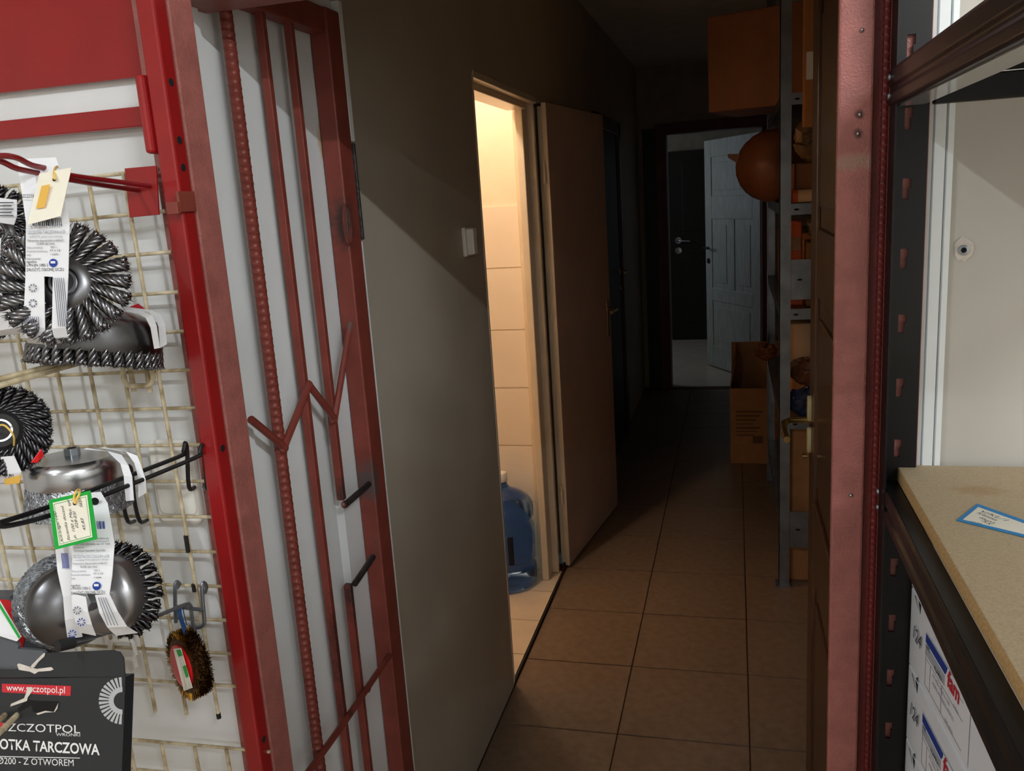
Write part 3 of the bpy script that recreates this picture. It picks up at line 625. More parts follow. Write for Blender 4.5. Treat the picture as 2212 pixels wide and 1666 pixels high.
# white bracket hooks and beige rods
hook('white wire bracket with beige twin rods under the knotted cup brush', [
    ('bracket', [at(265, 770, 0.925), at(267, 818, 0.922), at(274, 830, 0.921), at(283, 834, 0.92), at(318, 834, 0.92), at(327, 828, 0.921), at(331, 818, 0.922), at(325, 772, 0.925), at(316, 768, 0.925), at(268, 768, 0.925)]),
    ('leg', [at(277, 772, 0.938), at(290, 846, 0.938)]), ('leg', [at(314, 772, 0.938), at(324, 847, 0.938)]),
    ('rod', curve([at(275, 762, 0.915), at(170, 785, 0.85), at(60, 816, 0.78), at(-30, 842, 0.73)])),
    ('rod', curve([at(268, 755, 0.915), at(165, 778, 0.85), at(60, 804, 0.785), at(-30, 826, 0.74)]))], 0.0034, 'mesh_cream', at(296, 800, 0.92))
hook('white wire bracket just above the black carton', [
    ('bracket', [at(240, 1384, 0.925), at(236, 1410, 0.922), at(250, 1424, 0.92), at(286, 1424, 0.92), at(294, 1414, 0.922), at(288, 1388, 0.925), at(284, 1384, 0.925), at(244, 1384, 0.925)]),
    ('leg', [at(246, 1386, 0.938), at(254, 1428, 0.938)]), ('leg', [at(284, 1386, 0.938), at(294, 1440, 0.938)])], 0.003, 'white_plastic', at(266, 1405, 0.92))
t = hook('grey steel single rod hook with a black rubber tip', [
    ('back_wire', curve([at(383, 1270, 0.940), at(388, 1262, 0.934), at(382, 1257, 0.925), at(378, 1270, 0.920), at(379, 1320, 0.920), at(380, 1345, 0.920)], 3)),
    ('back_wire', curve([at(443, 1280, 0.940), at(446, 1268, 0.934), at(440, 1259, 0.925), at(436, 1272, 0.920), at(441, 1335, 0.920), at(440, 1350, 0.920), at(428, 1356, 0.920), at(408, 1354, 0.920)], 3)),
    ('cross_wire', [at(379, 1311, 0.919), at(441, 1318, 0.919)]),
    ('down_wire', curve([at(412, 1309, 0.914), at(414, 1330, 0.914), at(417, 1352, 0.914), at(421, 1385, 0.914)])),
    ('rod', curve([at(413, 1316, 0.914), at(409, 1306, 0.908), at(396, 1308, 0.895), at(326, 1336, 0.845), at(230, 1368, 0.775), at(150, 1390, 0.728)]))], 0.0026, 'grey_wire', at(410, 1300, 0.92))
MB().cyl(at(158, 1388, 0.732), at(124, 1396, 0.715), 0.0068, 14).build('rubber_tip', 'rubber', t, smooth=True, bevel=0.001)
# beige twin rods poking out of the black carton
hook('beige twin rods poking through the torn black carton', [
    ('rod', [at(62, 1520, 0.75), at(-20, 1602, 0.66)]), ('rod', [at(36, 1524, 0.755), at(-20, 1572, 0.68)])], 0.0034, 'mesh_cream', at(20, 1570, 0.72))

# ================================================================== brushes
def knot_mesh(name, m, L, r0, r1, twist, strands=4, fray=9):
    b = MB(); rr = random.Random(3)
    for s in range(strands):
        path = []; rad = []
        for i in range(13):
            q = i/12; r = r0+(r1-r0)*q; a = 2*PI*s/strands+twist*q
            k_ = 0.56 if strands < 4 else 0.40; path.append(((1-k_)*1.08*r*math.cos(a), (1-k_)*1.08*r*math.sin(a), L*q*0.94)); rad.append(r*k_)
        b.tube(path, rad, 5)
    for k in range(fray):
        a = rr.uniform(0, 2*PI); d = rr.uniform(0.2, 1)*r1
        p = Vector((d*math.cos(a), d*math.sin(a), L*0.86)); q = Vector((p.x*1.5, p.y*1.5, L*rr.uniform(0.97, 1.05)))
        b.tube([p, q], [r1*0.13, r1*0.03], 3)
    return b.mesh(name, m, True)
KN_W = knot_mesh('knot', 'knot_steel', 0.042, 0.0044, 0.0078, 6.0, strands=6)
KN_D = knot_mesh('knot', 'knot_dark', 0.042, 0.0044, 0.0074, 6, strands=5)
KN_C = knot_mesh('knot', 'knot_steel', 0.025, 0.0056, 0.0070, 4.0, strands=5)
KN_CD = knot_mesh('knot', 'knot_dark', 0.024, 0.0052, 0.0068, 3.0)
def wheel_brush(label, c, n, R, km, knots=20, hub='steel_dark', swirl=0.35, ph=0.0):
    t = thing('wheel_brush', label, 'wire brush', c, 'wire brushes on the wire mesh')
    FR = frame(c, n, (1, 0, 0)); k0 = R/0.0625
    b = MB(); h = 0.44*R
    b.lathe([(0.011, -0.006), (h*0.8, -0.006), (h, -0.003), (h, 0.003), (h*0.8, 0.0072), (h*0.55, 0.0072), (h*0.5, 0.0045), (0.011, 0.0045)], FR, 40); b.build('hub_disc', hub, t, smooth=True)
    b = MB(); b.lathe([(0.0112, -0.008), (0.0135, -0.008), (0.0135, 0.007), (0.0112, 0.007)], FR, 24, caps=False); b.build('bush', 'steel_bright', t, smooth=True)
    for k in range(knots):
        a = 2*PI*k/knots+ph; d = Vector((math.cos(a), math.sin(a), 0)); tng = Vector((-math.sin(a), math.cos(a), 0))
        base = FR @ (d*(0.37*R)); dirw = (FR.to_3x3() @ (d*math.cos(swirl)-tng*math.sin(swirl)+Vector((0, 0, random.uniform(-.06, .06))))).normalized()
        put('knot', km, frame(base, dirw, FR.to_3x3() @ Vector((0, 0, 1))) @ Matrix.Scale(k0*random.uniform(0.94, 1.02), 4), t)
    return t
def cup_body(t, FR, R, cap_m, H=0.026, nut=True, dome=0.012, ns=1.0):
    """cup opens towards local -z; local +z carries the nut"""
    b = MB(); b.lathe([(R*0.93, -H), (R*0.985, -H), (R, -H*0.9), (R, -H*0.25), (R*0.965, -H*0.05), (R*0.88, 0.003), (R*0.5, dome), (R*0.28, dome+0.002), (0.004, dome+0.002)], FR, 48); b.build('cup', cap_m, t, smooth=True, angle=35)
    if nut:
        b = MB(); hexa = [(0.0125*ns*math.cos(PI/3*k), 0.0125*ns*math.sin(PI/3*k)) for k in range(6)]; b.prism(hexa, dome, dome+0.013*ns, FR); b.build('hex_nut', 'zinc', t, bevel=0.001)
        MB().lathe([(0.007*ns, dome+0.0131*ns), (0.0066*ns, dome+0.0133*ns)], FR, 16).build('thread_hole', 'dark_hole', t)
def knot_cup(label, c, axis, R, cap_m, km, knots, H=0.026, flare=0.22, kscale=1.0, xhint=(1, 0, 0), nut=True):
    t = thing('cup_brush', label, 'wire brush', c, 'wire brushes on the wire mesh'); FR = frame(c, axis, xhint)
    cup_body(t, FR, R, cap_m, H, nut)
    for k in range(knots):
        a = 2*PI*k/knots; d = Vector((math.cos(a), math.sin(a), 0))
        base = FR @ (d*(R*0.92)+Vector((0, 0, -H*0.8))); dw = (FR.to_3x3() @ (d*math.sin(flare)+Vector((-d.y, d.x, 0))*0.12+Vector((0, 0, -1)))).normalized()
        put('knot', km, frame(base, dw, FR.to_3x3() @ d) @ Matrix.Scale(kscale*random.uniform(0.95, 1.04), 4), t)
    return t
def crimp_cup(label, c, axis, R, cap_m, L, n=1500, H=0.026, flare=0.3, wire='crimp_wire', xhint=(1, 0, 0), nut=True, seed=1, dome=0.012, ns=1.0):
    t = thing('cup_brush', label, 'wire brush', c, 'wire brushes on the wire mesh'); FR = frame(c, axis, xhint)
    cup_body(t, FR, R, cap_m, H, nut, dome, ns)
    rr = random.Random(seed); b = MB(); tf_ = math.tan(flare*0.85)
    MB().lathe([(R*0.62, -H*0.7), (R*0.95, -H*0.7), (R*0.95, -H), (R*0.95+L*0.9*tf_, -H-L*0.92), (R*0.72, -H-L*0.92)], FR, 48).build('bristle_core', 'crimp_core', t, smooth=True)
    for k in range(n):
        a = rr.uniform(0, 2*PI); q = rr.choice((1, 1, rr.random())); d = Vector((math.cos(a), math.sin(a), 0)); tg = Vector((-d.y, d.x, 0))
        r0 = R*(0.68+0.27*q); fl_ = flare*(q-0.15); top = -H*0.7 if q < 1 else -H*0.9-L*rr.uniform(0, 0.55)
        if q == 1: r0 = R*0.96+(-H*0.9-top)*math.tan(fl_)*0.9
        bot = -H-L*rr.uniform(0.93, 1.0); m_ = 6; zg = rr.choice((-1, 1)); path = []
        for i in range(m_+1):
            s = i/m_; z = top+(bot-top)*s; r = r0+(top-z)*math.tan(fl_)+rr.uniform(-1, 1)*0.0014
            path.append(FR @ (d*r+tg*(0.0022*zg*(-1)**i+rr.uniform(-1, 1)*0.0012)+Vector((0, 0, z))))
        b.tube(path, 0.00055, 3, caps=False)
    o = b.build('bristles', wire, t); o['kind'] = 'stuff'
    return t
def axis_of(dx, dy, dz):
    """direction given as right / up / toward-camera amounts"""
    return (_R*dx+_U*dy-_F*dz).normalized()

# upper wheel brush in front, a second one to its left and one behind
c1 = at(138, 612, 0.765)
wheel_brush('steel twisted wheel brush with a white card, under the dark red hook', c1, axis_of(0.25, 0.08, 1), 0.066, KN_W)
c2 = at(-28, 612, 0.79)
wheel_brush('steel twisted wheel brush cut off by the left edge, beside the carded one', c2, axis_of(0.32, 0.05, 1), 0.062, KN_W, ph=0.1)
c3 = at(22, 470, 0.875)
wheel_brush('dark twisted wheel brush half hidden at the top left', at(-14, 505, 0.885), axis_of(0.25, 0.0, 1), 0.060, KN_D, ph=0.06)
# dark wheel brush lower left
wheel_brush('blackened twisted wheel brush tied with yellow wire at the left edge', at(2, 930, 0.80), axis_of(0.42, 0.05, 1), 0.056, KN_D, knots=26, hub='rubber', swirl=0.5)
t = thing('wire_tie', 'yellow wire tie looped through the blackened wheel brush', 'wire tie', at(12, 930, 0.78))
MB().tube(curve([at(-12, 925, 0.775), at(6, 918, 0.775), at(22, 930, 0.775), at(30, 945, 0.778), at(30, 962, 0.785)]), 0.0012, 6).build('strand', 'loop_yellow', t, smooth=True)
# knotted cup brush lying under the wheel
knot_cup('dark knotted cup brush lying on its knots under the carded wheel brush', at(212, 692, 0.86), axis_of(0.07, 1, 0.02), 0.0735, 'steel_dark', KN_C, 34, H=0.036, flare=0.05, kscale=1.02, nut=False)
# crimped cup brush with bright cap
crimp_cup('bright steel cup brush with crimped grey wire behind the black hook', at(158, 992, 0.86), axis_of(-0.05, 1, 0.16), 0.0570, 'steel_bright', 0.036, n=3600, H=0.029, flare=0.24, dome=0.004, ns=0.8)
# the carded pair of cup brushes
crimp_cup('grey steel cup brush with crimped wire, left of the carded pair', at(158, 1312, 0.765), axis_of(0.56, 0.04, 0.82), 0.0490, 'steel_dark', 0.028, n=3400, H=0.024, flare=0.42, seed=5, nut=False)
knot_cup('grey steel cup brush with dark knots, right of the carded pair', at(216, 1290, 0.742), axis_of(-0.34, 0.0, 0.94), 0.0445, 'steel_mid', KN_CD, 22, H=0.026, flare=0.75, kscale=0.9)
# small brass wheel brush with red centre
c = at(409, 1433, 0.885); ax = axis_of(-0.82, -0.2, 0.86)
t = thing('brass_wire_brush', 'small brass wheel brush with a red centre plate, hanging from the grey hook', 'wire brush', c, 'wire brushes on the wire mesh')
FR = frame(c, ax, axis_of(-0.2, 1, 0)); b = MB(); rr = random.Random(11)
MB().lathe([(0.012, -0.008), (0.034, -0.0105), (0.041, -0.008), (0.0425, 0), (0.041, 0.008), (0.034, 0.0105), (0.012, 0.008)], FR, 40).build('bristle_core', 'brass_core', t, smooth=True)
for k in range(4200):
    a = rr.uniform(0, 2*PI); z = rr.uniform(-0.0105, 0.0105); d = Vector((math.cos(a), math.sin(a), 0)); s = rr.uniform(0.9, 1.04)
    q = [FR @ (d*(0.028+(0.0455*s-0.028)*i/3)+Vector((rr.uniform(-1, 1)*0.001, rr.uniform(-1, 1)*0.001, z*(0.75+0.3*i/3)))) for i in range(4)]
    b.tube(q, 0.0004, 3, caps=False)
o = b.build('bristles', 'brass_wire', t); o['kind'] = 'stuff'
MB().lathe([(0.005, 0.0145), (0.022, 0.0145), (0.029, 0.0125), (0.029, 0.006)], FR, 32).build('centre_plate', 'plastic_red', t, smooth=True)
MB().tube(curve([at(386, 1310, 0.912), at(390, 1335, 0.905), at(396, 1352, 0.895), at(400, 1372, 0.885)]), 0.0028, 8).build('blue_tie', 'tie_blue', t, smooth=True)
MB().tube([at(394, 1312, 0.914), at(403, 1350, 0.895)], 0.0008, 6).build('tie_end', 'tie_blue', t)
def fm(px, py, l=0.0):
    d_ = ray(px, py); o_ = Vector((0, 0, EYE)); return o_+d_*((c+ax*(0.0152+l)-o_).dot(ax)/d_.dot(ax))
pq = [fm(375, 1402), fm(391, 1400), fm(416, 1486), fm(398, 1493)]
lb = MB().slab(pq, ax*0.0006).build('paper_label', 'paper_cream', t)
MB().slab([fm(381, 1405, .001), fm(390, 1403, .001), fm(395, 1416, .001), fm(386, 1419, .001)], ax*0.0004).build('green_mark', 'tag_green', lb)
MB().slab([fm(395, 1440, .001), fm(402, 1437, .001), fm(408, 1462, .001), fm(402, 1464, .001)], ax*0.0004).build('green_mark', 'tag_green', lb)

# ================================================================== cards, tags, carton
def plane_map(p, n):
    p = Vector(p); n = Vector(n)
    def f(px, py):
        d = ray(px, py); o = Vector((0, 0, EYE)); return o+d*((p-o).dot(n)/d.dot(n))
    return f
def ymap(Y): return lambda px, py: at(px, py, Y)
def ptext(body, a, c, hpx, mp, m, parent, nd=(0, -1, 0), name='printed_text', lift=0.0005, bold=0.0, shear=0.0, fit=True):
    p = mp(*a); q = mp(*c); xd = q-p; nd = Vector(nd); L = xd.length
    k = L/math.hypot(c[0]-a[0], c[1]-a[1]); yd = nd.cross(xd)
    return text(body, hpx*k/0.70, m, p, xd, yd, parent, name, lift, L if fit else None, shear, bold*hpx*k)
def bars(name, m, rects, mp, parent, nd=(0, -1, 0), lift=0.0006, th=0.0002):
    b = MB(); nd = Vector(nd)
    for r in rects: b.slab([mp(*q)+nd*lift for q in r], nd*th)
    return b.build(name, m, parent)
def card(name, m, parent, rows, th=0.0006):
    b = MB(); b.strip([at(r[0], r[1], r[4]) for r in rows], [at(r[2], r[3], r[4]) for r in rows], (0, th, 0)); return b.build(name, m, parent)
def quad(x0, y0, x1, y1, sl=0.0): return [(x0, y0), (x1, y0+sl*(x1-x0)), (x1+0.1*(y1-y0), y1+sl*(x1-x0)), (x0+0.1*(y1-y0), y1)]

# card of the upper wheel brush
t = thing('label_card', 'white printed card clipped over the steel wheel brush', 'card', at(95, 540, 0.742))
b = card('card', 'paper_white', t, [(39, 344, 121, 340, 0.772), (40, 376, 128, 364, 0.765), (47, 418, 140, 432, 0.752), (56, 481, 150, 482, 0.742), (55, 595, 147, 600, 0.739)])
card('leg', 'paper_white', t, [(55, 595, 95, 596, 0.739), (52, 660, 96, 662, 0.737), (50, 705, 97, 708, 0.738), (54, 730, 97, 732, 0.744), (60, 741, 99, 745, 0.760)])
card('leg', 'paper_white', t, [(114, 597, 147, 600, 0.739), (113, 660, 144, 662, 0.737), (112, 710, 142, 708, 0.738), (117, 731, 146, 728, 0.744), (124, 742, 152, 740, 0.760)])
m1 = ymap(0.7395); m0 = ymap(0.750)
bars('barcode', 'ink_dark', [quad(70+i*4.1, 468+i*0.15, 70+i*4.1+random.choice((1.2, 1.8, 2.6)), 488) for i in range(16)], ymap(0.7425), t)
ptext('SZCZOTK', (48, 427), (76, 427), 6, m0, 'ink_dark', t)
for i, s in enumerate(('64-510 Wronki', 'tel. 67 254', 'Producent', 'Szczotpol')): ptext(s, (50+i, 436+i*7.5), (74, 436+i*7.5), 4, m0, 'ink_grey', t)
ptext('5 903792 043929', (67, 494), (136, 490), 5, m1, 'ink_grey', t)
ptext('SZCZOTKA TARCZOWA ø125', (61, 506), (142, 504), 6, m1, 'ink_grey', t)
for i, (s, x0, x1, y, h, k) in enumerate((('z osadzką M14, splatana z drutu stalowego', 61, 136, 513, 3, 'ink_grey'), ('Maksymalna dopuszczalna prędkość:', 60, 140, 522, 4, 'ink_dark'), ('12.500 obr./min.', 79, 120, 529, 4.5, 'ink_dark'), ('Data produkcji:', 59, 93, 537, 3.5, 'ink_grey'), ('2021 r.', 110, 124, 536, 3.5, 'ink_dark'), ('Kontrola techniczna:', 59, 104, 545, 3.5, 'ink_grey'), ('KT nr 3.8', 109, 131, 543, 3.5, 'ink_dark'), ('Ilość:', 58, 68, 553, 3.5, 'ink_grey'), ('1 sztuka', 109, 127, 551, 3.5, 'ink_dark'), ('Dopuszczenie:', 58, 89, 561, 3.5, 'ink_grey'), ('zgodna', 58, 80, 568, 4.5, 'ink_dark'), ('z PN-EN 1083-2', 58, 105, 576, 5, 'ink_dark'), ('ZAŁOŻYĆ OSŁONĘ OCZU', 58, 139, 586, 5.5, 'ink_dark'))):
    ptext(s, (x0, y), (x1, y-0.01*(x1-x0)), h, m1, k, t)
bars('goggles_mark', 'ink_blue', [[(116+9*math.cos(a), 568+9*math.sin(a)) for a in [2*PI*k/20 for k in range(20)]]], m1, t)
bars('goggles_glass', 'paper_white', [[(111, 564), (121, 564), (121, 569), (111, 569)]], m1, t, lift=0.001)
ml = ymap(0.7368)
for cy in (622, 655):
    bars('use_mark', 'ink_grey', [[(72+9*math.cos(a), cy+9*math.sin(a)), (72+9*math.cos(a+0.5), cy+9*math.sin(a+0.5)), (72+4*math.cos(a+0.25), cy+4*math.sin(a+0.25))] for a in [2*PI*k/8 for k in range(8)]], ml, t)
bars('fine_print', 'ink_grey', [quad(117+i*4.2, 600, 118.3+i*4.2, 705) for i in range(6)], ymap(0.7362), t, lift=0.0008)
bars('fine_print', 'ink_grey', [quad(54+i*4.2, 684, 55.2+i*4.2, 712) for i in range(8)], ymap(0.7362), t, lift=0.0008)
# card strips of the brush at the left edge
t = thing('label_card', 'white card strip under the brush at the left edge', 'card', at(20, 690, 0.762))
card('leg', 'paper_white', t, [(-40, 500, 2, 515, 0.764), (-40, 600, -4, 620, 0.762), (-30, 680, 20, 668, 0.762), (-10, 716, 44, 706, 0.765), (0, 726, 48, 720, 0.775)])
t = thing('label_card', 'grey shaded card of the dark brush at the top left', 'card', at(18, 440, 0.86))
card('card', 'paper_white', t, [(-20, 425, 36, 432, 0.862), (-20, 460, 36, 468, 0.86), (-20, 478, 30, 486, 0.86)])
bars('fine_print', 'ink_dark', [quad(0, 437+i*7, 30-4*(i % 2), 439+i*7) for i in range(5)], ymap(0.858), t)
t = thing('label_card', 'white card with red and orange foot of the blackened brush', 'card', at(20, 1020, 0.79))
card('card', 'paper_white', t, [(-30, 990, 30, 985, 0.79), (-30, 1030, 46, 1020, 0.79), (-30, 1045, 40, 1042, 0.795)])
card('orange_foot', 'tag_yellow', t, [(8, 1036, 46, 1026, 0.788), (12, 1048, 42, 1044, 0.79)])
MB().slab([at(66, 1000, 0.80), at(88, 970, 0.81), at(94, 985, 0.81), at(80, 1000, 0.80)], (0, 0.001, 0)).build('red_corner', 'plastic_red', t)
# bands round the two lying cup brushes
t = thing('paper_band', 'white paper band round the dark knotted cup brush', 'band', at(335, 720, 0.84))
card('strip', 'paper_white', t, [(236, 668, 238, 664, 0.85), (300, 678, 308, 673, 0.845), (314, 686, 328, 681, 0.84), (325, 708, 338, 704, 0.838), (333, 754, 345, 752, 0.842)])
card('strip', 'paper_white', t, [(255, 666, 262, 662, 0.86), (318, 674, 326, 670, 0.86), (334, 682, 345, 680, 0.858), (342, 706, 356, 702, 0.858), (346, 752, 360, 744, 0.862)])
MB().slab([at(268, 668, 0.87), at(298, 656, 0.87), at(314, 670, 0.87), at(300, 672, 0.87)], (0, 0.001, 0)).build('red_corner', 'ink_red', t)
t = thing('paper_band', 'white paper band round the bright crimped cup brush', 'band', at(280, 1030, 0.83))
card('strip', 'paper_white', t, [(180, 971, 186, 968, 0.865), (232, 975, 262, 983, 0.845), (260, 1002, 277, 1006, 0.832), (267, 1028, 285, 1030, 0.826), (272, 1083, 289, 1081, 0.824)])
card('strip', 'paper_white', t, [(215, 968, 225, 966, 0.87), (272, 976, 296, 985, 0.852), (290, 1000, 304, 1004, 0.846), (298, 1030, 314, 1036, 0.842), (299, 1075, 316, 1065, 0.842)])

# white tag with a yellow mark on the red hook
t = thing('price_tag', 'cream price tag with a yellow rectangle on the dark red hook', 'price tag', at(105, 425, 0.735))
MB().slab([at(85, 375, 0.735), at(154, 362, 0.735), at(131, 467, 0.732), at(59, 486, 0.732)], (0, 0.0006, 0)).build('card', 'paper_cream', t)
bars('yellow_mark', 'tag_yellow', [[(92, 402), (110, 398), (99, 448), (80, 451)]], ymap(0.7325), t, lift=0.0012)
bars('punched_hole', 'dark_hole', [[(119+3.6*math.cos(a), 388+3.6*math.sin(a)) for a in [2*PI*k/14 for k in range(14)]]], ymap(0.7338), t, lift=0.0012)
MB().tube(curve([at(118, 388, 0.731), at(117, 372, 0.735), at(121, 361, 0.755), at(126, 362, 0.775), at(124, 375, 0.76), at(120, 388, 0.734)]), 0.0012, 6).build('loop', 'loop_yellow', t, smooth=True)

# cards of the carded pair
t = thing('label_card', 'white printed card over the knotted cup brush of the pair', 'card', at(200, 1240, 0.70))
card('card', 'paper_white', t, [(129, 1070, 217, 1063, 0.742), (148, 1092, 232, 1088, 0.73), (157, 1180, 247, 1176, 0.708), (155, 1245, 242, 1245, 0.70), (154, 1282, 236, 1284, 0.698)])
card('leg', 'paper_white', t, [(154, 1282, 185, 1290, 0.698), (156, 1315, 190, 1322, 0.698), (163, 1345, 198, 1350, 0.702), (172, 1367, 207, 1374, 0.716)])
card('leg', 'paper_white', t, [(205, 1286, 236, 1284, 0.698), (215, 1325, 254, 1322, 0.700), (232, 1356, 274, 1354, 0.708), (250, 1374, 297, 1368, 0.722)])
m2 = ymap(0.704)
bars('punched_hole', 'dark_hole', [[(207+9*math.cos(a), 1082+8*math.sin(a)) for a in [2*PI*k/18 for k in range(18)]]], ymap(0.730), t, lift=0.0015)
bars('barcode', 'ink_blue', [quad(211+i*2.6, 1125, 211+i*2.6+(2.0 if i in (2, 5) else 0.9), 1148) for i in range(7)], ymap(0.718), t, lift=0.0015)
ptext('0451', (210, 1154), (228, 1153), 4, ymap(0.717), 'ink_grey', t)
for (s, x0, x1, y, h, k) in (('Stanisława spt.', 210, 238, 1164, 4, 'ink_dark'), ('ul. Towarowa 5', 202, 238, 1170, 3, 'ink_grey'), ('64-510 Wronki, tel. 67 254', 166, 240, 1177, 3.5, 'ink_grey'), ('Producent:', 163, 185, 1184, 3.5, 'ink_grey'), ('Szczotpol Stanisław Spychała', 163, 230, 1191, 4, 'ink_dark'), ('SZCZOTKA DOCZOŁOWA ø100', 161, 239, 1205, 6, 'ink_grey'), ('z osadzką M14, splatana z drutu', 161, 236, 1211, 3, 'ink_grey'), ('Maksymalna dopuszczalna prędkość:', 160, 235, 1219, 4, 'ink_dark'), ('8.500 obr./min.', 177, 214, 1226, 4.5, 'ink_dark'), ('Data produkcji:', 158, 189, 1235, 3.5, 'ink_grey'), ('2021 r.', 206, 219, 1233, 3.5, 'ink_dark'), ('Kontrola techniczna:', 157, 198, 1243, 3.5, 'ink_grey'), ('KT nr 3.8', 205, 225, 1240, 3.5, 'ink_dark'), ('Ilość:', 157, 166, 1251, 3.5, 'ink_grey'), ('1 sztuka', 205, 222, 1248, 3.5, 'ink_dark'), ('zgodna', 156, 176, 1266, 4.5, 'ink_dark'), ('z PN-EN 1083-2', 155, 198, 1273, 5, 'ink_dark')):
    ptext(s, (x0, y), (x1, y-0.02*(x1-x0)), h, ymap(0.6985 if y > 1255 else 0.7005 if y > 1200 else 0.7045 if y > 1180 else 0.709), k, t, lift=0.0016)
ptext('ZAŁOŻYĆ OSŁONĘ OCZU', (155, 1284), (229, 1281), 5.5, ymap(0.6985), 'ink_dark', t, lift=0.0012)
bars('goggles_mark', 'ink_blue', [[(211+9*math.cos(a), 1265+9*math.sin(a)) for a in [2*PI*k/20 for k in range(20)]]], ymap(0.699), t, lift=0.0015)
bars('goggles_glass', 'paper_white', [[(206, 1260), (216, 1260), (216, 1265), (206, 1265)]], ymap(0.699), t, lift=0.002)
for (cx, cy, k) in ((170, 1317, 'ink_grey'), (179, 1342, 'ink_blue')):
    bars('use_mark', k, [[(cx+9*math.cos(a), cy+9*math.sin(a)), (cx+9*math.cos(a+0.4), cy+9*math.sin(a+0.4)), (cx+3*math.cos(a+0.2), cy+3*math.sin(a+0.2))] for a in [2*PI*q/8 for q in range(8)]], ymap(0.6985), t, lift=0.0022)
bars('fine_print', 'ink_grey', [[(214+i*5, 1290), (215.2+i*5, 1290), (236+i*7, 1350), (234.6+i*7, 1350)] for i in range(4)], ymap(0.6985), t, lift=0.0012)
t = thing('label_card', 'white card between the two cup brushes of the pair', 'card', at(150, 1300, 0.725))
card('card', 'paper_white', t, [(118, 1170, 158, 1160, 0.74), (124, 1235, 158, 1230, 0.725), (136, 1290, 158, 1285, 0.72), (140, 1340, 168, 1335, 0.722), (146, 1382, 178, 1376, 0.735)])
bars('barcode', 'ink_blue', [quad(138+i*2.6, 1192, 139.4+i*2.6, 1225) for i in range(6)], ymap(0.7265), t, lift=0.004)
bars('use_mark', 'ink_blue', [[(162+9*math.cos(a), 1366+9*math.sin(a)), (162+9*math.cos(a+0.4), 1366+9*math.sin(a+0.4)), (162+3*math.cos(a+0.2), 1366+3*math.sin(a+0.2))] for a in [2*PI*q/8 for q in range(8)]], ymap(0.728), t, lift=0.004)

# green-bordered handwritten price tag
t = thing('price_tag', 'green bordered handwritten price tag on the black hook', 'price tag', at(158, 1124, 0.69))
mg = ymap(0.690)
MB().slab([mg(105, 1081), mg(195, 1060), mg(210, 1165), mg(119, 1188)], (0, 0.0006, 0)).build('card', 'tag_green', t)
bars('white_field', 'paper_cream', [[(115, 1086), (189, 1069), (200.5, 1160), (128, 1179)]], mg, t, lift=0.0004)
bl = MB()
for a, c in (((118, 1089), (186.5, 1073)), ((186.5, 1073), (197.5, 1157)), ((197.5, 1157), (130.5, 1175)), ((130.5, 1175), (118, 1089))):
    bl.tube([mg(*a)+Vector((0, -0.0008, 0)), mg(*c)+Vector((0, -0.0008, 0))], 0.00025, 4)
bl.build('border_line', 'tag_green', t)
for (s, a, c, h) in (('XII/sdgs/100', (139, 1172), (122, 1104), 7), ('Szczotka doczoł.', (153, 1168), (138, 1092), 7), ('p. 100 z Mat. spl.', (166, 1163), (151, 1078), 7), ('028-ESI', (171, 1141), (164, 1104), 7), ('45,83', (187, 1146), (181, 1119), 7), ('5627', (180, 1096), (176, 1075), 7)):
    ptext(s, a, c, h, mg, 'ink_dark', t, lift=0.0009, shear=0.25, name='handwriting')
bars('punched_hole', 'dark_hole', [[(163+4*math.cos(a), 1087+4*math.sin(a)) for a in [2*PI*k/14 for k in range(14)]]], mg, t, lift=0.0010)
MB().tube(curve([at(162, 1088, 0.686), at(160, 1075, 0.688), at(164, 1062, 0.69), at(171, 1058, 0.70), at(172, 1066, 0.69), at(166, 1078, 0.687), at(163, 1088, 0.687)]), 0.0013, 6).build('loop', 'loop_yellow', t, smooth=True)

# black carton with printed front
P0 = at(270, 1464, 0.735); P1 = at(263, 1666, 0.707); PL = at(0, 1440, 0.735)
nb = (P1-P0).cross(Vector((1, 0, 0))).normalized(); nb = nb if nb.y < 0 else -nb
bp = plane_map(P0, nb)
t = thing('carton', 'black printed carton with a torn hanging flap on beige rods', 'box', bp(60, 1666))
MB().slab([bp(-220, 1470), bp(270, 1463), bp(258, 1800), bp(-230, 1800)], -nb*0.016).build('body', 'box_black', t, bevel=0.0008)
MB().slab([bp(-220, 1467), bp(-60, 1440), bp(70, 1440), bp(98, 1411), bp(243, 1405), bp(259, 1409), bp(267, 1422), bp(270, 1461)], -nb*0.0012).build('hanging_flap', 'box_black', t)
mat('box_grey', (84, 88, 92), 0.5, var=0.06)
MB().slab([bp(-220, 1440), bp(-60, 1372), bp(10, 1371), bp(30, 1380), bp(40, 1396), bp(38, 1402), bp(92, 1406), bp(97, 1412), bp(70, 1440), bp(30, 1446)], Vector((0, 0.004, 0))).build('torn_flap', 'box_grey', t)
bars('torn_edge', 'card_torn', [[(99, 1410), (94, 1412), (82, 1424), (70, 1436), (64, 1446), (76, 1441), (84, 1430), (97, 1418)], [(38, 1436), (42, 1433), (64, 1440), (80, 1445), (112, 1441), (117, 1446), (110, 1449), (84, 1451), (76, 1456), (66, 1451), (42, 1447)]], bp, t, nd=nb)
bars('torn_hole', 'dark_hole', [[(38, 1532), (60, 1512), (75, 1514), (126, 1516), (128, 1520), (118, 1536), (100, 1536), (84, 1542), (72, 1536), (68, 1522), (44, 1538)]], bp, t, nd=nb)
